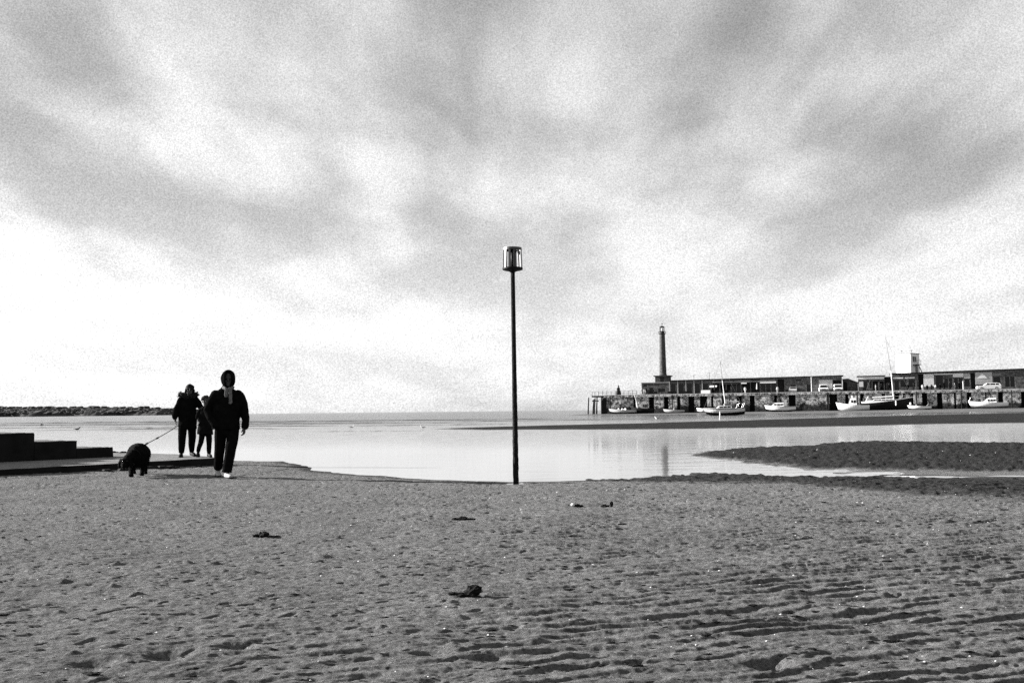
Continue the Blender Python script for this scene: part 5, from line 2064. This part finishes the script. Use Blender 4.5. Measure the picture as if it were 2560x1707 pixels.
def build_leash(dog):
    bpy.context.view_layer.update()
    a = dog.matrix_world @ Vector((.05, -.30, .545))
    b = Vector((-7.20 - .235 * math.cos(R(18.5)) + .09 * math.sin(R(18.5)), 21.46 - .10, .208 + .70))
    pts, n = [], 24
    for k in range(n + 1):
        t = k / n
        p = a.lerp(b, t)
        p.z -= .015 * math.sin(math.pi * t)
        pts.append(tuple(p))
    m = MB()
    m.tube(pts, [(.010, .007)] * (n + 1), 6)
    root = m.build('leash', M['rope'])
    tag(root, 'thin taut leash running from the dog up to the coated walker\'s hand', 'leash')
    for t in (0.16, .40):
        k = int(t * n)
        m = MB()
        p, q = Vector(pts[k]), Vector(pts[k + 1])
        m.tube([tuple(p), tuple(q)], .017, 7, round_ends=True)
        m.build('clip', M['iron'], root)


# ------------------------------------------------------------------ birds, stones and weed
def gull(loc, rz, label, body='gull', s=1.0, up=False):
    root = empty('gull', loc, rz)
    tag(root, label, 'bird', 'gulls on the water and sandbars')
    m = MB()
    m.tube([(-.24, 0, .16), (-.10, 0, .14), (.05, 0, .15), (.15, 0, .20)], [(.02, .015), (.075, .06), (.085, .075), (.05, .05)], 10, side=(0, 1, 0), round_ends=True)
    m.tube([(.14, 0, .20), (.18, 0, .28)], [.045, .04], 8, round_ends=True)
    m.ball((.195, 0, .31), (.05, .042, .042), 8, 6)
    m.tube([(.235, 0, .305), (.30, 0, .29)], [.014, .005], 6)
    b = remeshed(m, 'body', M[body], root, .016, 1)
    for q in (-1, 1):
        m = MB()
        if up:
            rings = [[(.06, q * .06, .20), (-.08, q * .06, .19), (-.08, q * .06, .205), (.06, q * .06, .215)], [(.08, q * .32, .36), (-.05, q * .32, .35), (-.05, q * .32, .362), (.08, q * .32, .372)], [(-.08, q * .6, .30), (-.12, q * .6, .30), (-.12, q * .6, .305), (-.08, q * .6, .305)]]
        else:
            rings = [[(.08, q * .075, .20), (.08, q * .085, .14), (.06, q * .06, .14)], [(-.12, q * .085, .20), (-.12, q * .09, .12), (-.12, q * .06, .13)], [(-.34, q * .02, .18), (-.34, q * .03, .165), (-.34, q * .015, .17)]]
        m.loft(rings)
        m.build('wing', M['mid_paint'] if body == 'gull' else M['gull_dark'], root)
    root.scale = (s, s, s)
    return root


def lumpy(m, c, r, seed, squash=0.6, n=9, rows=6, amp=.3):
    rs = random.Random(seed)
    rings = []
    for i in range(1, rows):
        th = math.pi * i / rows
        ring = []
        for k in range(n):
            f = 1 + rs.uniform(-amp, amp)
            ring.append((c[0] + r[0] * f * math.sin(th) * math.cos(2 * math.pi * k / n), c[1] + r[1] * f * math.sin(th) * math.sin(2 * math.pi * k / n),
                         c[2] - r[2] * f * math.cos(th)))
        rings.append(ring)
    m.loft(rings)


def build_litter():
    def put(name, label, cat, x, y, parts, mt, group=None):
        z = ground_z(x, y)
        root = empty(name, (x, y, z))
        tag(root, label, cat, group)
        for i, (nm, items, mm) in enumerate(parts):
            m = MB()
            for j, (c, r) in enumerate(items):
                lumpy(m, c, r, int(abs(x) * 1000) + 17 * i + 5 * j)
            m.build(nm, M[mm], root)
        return root
    put('weed_covered_stone', 'black weed-covered stone lying in the ripples nearest the camera', 'stone', -.235, 5.44,
        [('stone', [((.0, 0, .022), (.048, .04, .034)), ((.02, .01, .03), (.03, .03, .028))], 'weed'),
         ('weed_tail', [((-.085, .01, .008), (.05, .02, .012)), ((-.05, -.02, .006), (.03, .02, .01))], 'weed'),
         ('shell_fragment', [((.058, -.025, .006), (.014, .012, .009))], 'shell')], None)
    put('driftwood_lump', 'dark flat lump of weed on the trampled sand, left of centre', 'weed', -2.14, 8.26,
        [('lump', [((.015, 0, .022), (.045, .035, .032)), ((-.05, .01, .012), (.04, .03, .018)), ((.09, 0, .006), (.08, .03, .012))], 'weed')], None)
    put('weed_tuft', 'small dark weed tuft with a white shell, left of two on mid sand', 'weed', .68, 10.65,
        [('tuft', [((.01, 0, .012), (.045, .03, .02)), ((.06, .0, .008), (.03, .02, .012))], 'weed'), ('shell_fragment', [((-.03, -.01, .02), (.022, .015, .02))], 'shell')], None)
    put('weed_tuft', 'small forked dark weed tuft, right of two on mid sand', 'weed', 1.02, 10.62,
        [('tuft', [((-.03, 0, .012), (.05, .03, .02)), ((.05, 0, .03), (.018, .015, .04))], 'weed')], None)
    put('weed_tuft', 'ragged line of black weed on the sand between beacon post and nearest stone', 'weed', -.50, 9.43,
        [('tuft', [((-.06, 0, .012), (.04, .03, .016)), ((.0, 0, .016), (.05, .03, .022)), ((.08, .01, .010), (.05, .025, .014))], 'weed')], None)
    # scattered scraps that nothing tells apart
    rs = random.Random(5)
    k = 0
    protos = []
    for i in range(6):
        m = MB()
        lumpy(m, (0, 0, .003), (.045, .022, .009), 100 + i, amp=.4, n=8, rows=5)
        if i % 2:
            lumpy(m, (.035, .01, .004), (.03, .015, .007), 200 + i, amp=.4, n=7, rows=5)
        protos.append(m.mesh('weed_scrap'))
        protos[-1].materials.append(M['weed'])
    while k < 70:
        t, y = rs.uniform(-.58, .58), 3.9 * (4.3 ** rs.random())
        x = t * y
        h, w = terrain(np.array([x]), np.array([y]))
        if h[0] < .05:
            continue
        o = bpy.data.objects.new('weed_scrap', protos[k % 6])
        COL.objects.link(o)
        o.location = (x, y, float(h[0]))
        s = rs.uniform(.3, .75)
        o.scale = (s * rs.uniform(.8, 1.5), s, s)
        o.rotation_euler = (0, 0, rs.uniform(-.5, .5))
        tag(o, 'small black scrap of weed lying on the open sand', 'weed', 'weed scraps scattered over the beach')
        k += 1
    # countless shell chips, and dark weed bits drawn out to imitate pit shadows
    for name, lab, cat, mt, n, smin, smax, seed in (('shell_grit', 'white shell chips sprinkled over the sand', 'shell grit', 'shell', 520, .003, .010, 3),
                                                    ('weed_and_pit_shade', 'fine dark weed crumbs and imitated pit shadows sprinkled over the sand', 'weed crumbs', 'weed', 2600, .006, .022, 4)):
        r_ = np.random.default_rng(seed)
        N_ = n * 3
        t = r_.uniform(-.62, .62, N_)
        yy = 3.5 * (7.0 ** r_.random(N_) ** 0.8)
        xx = t * yy
        h, w = terrain(xx, yy)
        ok = (h > .045)
        xx, yy, h = xx[ok][:n], yy[ok][:n], h[ok][:n]
        m = MB()
        for x, y, z in zip(xx, yy, h):
            s = smin + (smax - smin) * random.random() ** 2
            if name == 'shell_grit':
                s *= 0.6 + y * .055
            a = random.uniform(0, 6.3) if name == 'shell_grit' else random.uniform(-.4, .6)
            e = s * random.uniform(.5, 1)
            zk = .8 if name == 'shell_grit' else .3
            c, q = math.cos(a), math.sin(a)
            pts = [(s * c, s * q, 0), (-e * q, e * c, .0), (-s * c, -s * q, 0), (e * q, -e * c, 0)]
            m.add([(x + p[0] * 1.5, y + p[1], z + .001) for p in pts] + [(x + .2 * s, y, z + s * zk), (x, y, z - s * .5)],
                  [(0, 1, 4), (1, 2, 4), (2, 3, 4), (3, 0, 4), (1, 0, 5), (2, 1, 5), (3, 2, 5), (0, 3, 5)])
        tag(m.build(name, M[mt]), lab, cat, kind='stuff')
    # small mounds of weed on the slipway's back edge
    for i, (x, y) in enumerate(((-10.15, 24.45), (-9.75, 24.2), (-9.15, 23.75))):
        root = empty('weed_heap', (x, y, .2))
        tag(root, ['flat dark heap of weed on the slipway nearest the stepped block', 'middle dark heap of weed on the slipway edge behind the dog', 'dark heap of weed on the slipway left of the coated walker'][i], 'weed')
        m = MB()
        lumpy(m, (0, 0, .015), (.12, .08, .035), 31 + i, amp=.25)
        lumpy(m, (.1, .02, .008), (.08, .06, .025), 41 + i, amp=.25)
        m.build('heap', M['weed'], root)


def build_birds():
    gull((-53.2, 109.0, 0.0), R(20), 'tiny dark gull with raised wings on the sea at far left', 'gull_dark', .75, True)
    gull((-34.4, 76.3, -.04), R(10), 'dark gull sitting on the water above the stepped block', 'gull_dark', .9)
    gull((-12.3, 73.8, -.04), R(15), 'gull on the water between the walkers and the post', 'gull', .7)
    gull((-6.4, 68.5, -.04), R(190), 'gull on the water at the tip of the far sandbar', 'gull', .7)
    gull((16.1, 107.7, -.02), R(170), 'white gull on the shallows left of the short white stake', 'gull', 1.1)
    root = empty('marker_stake', (22.5, 105.0, -.1))
    tag(root, 'short white stake standing in the shallows before the sailing yacht', 'stake')
    m = MB()
    m.tube([(0, 0, 0), (.05, 0, .95)], [.06, .05], 8)
    m.build('stake', M['white_paint'], root)
    m = MB()
    m.tube([(.048, 0, .80), (.052, 0, .90)], .075, 8)
    m.build('band', M['pale_paint'], root)


build_beacon()
build_man()
build_woman()
build_child()
build_leash(build_dog())
build_birds()
build_litter()
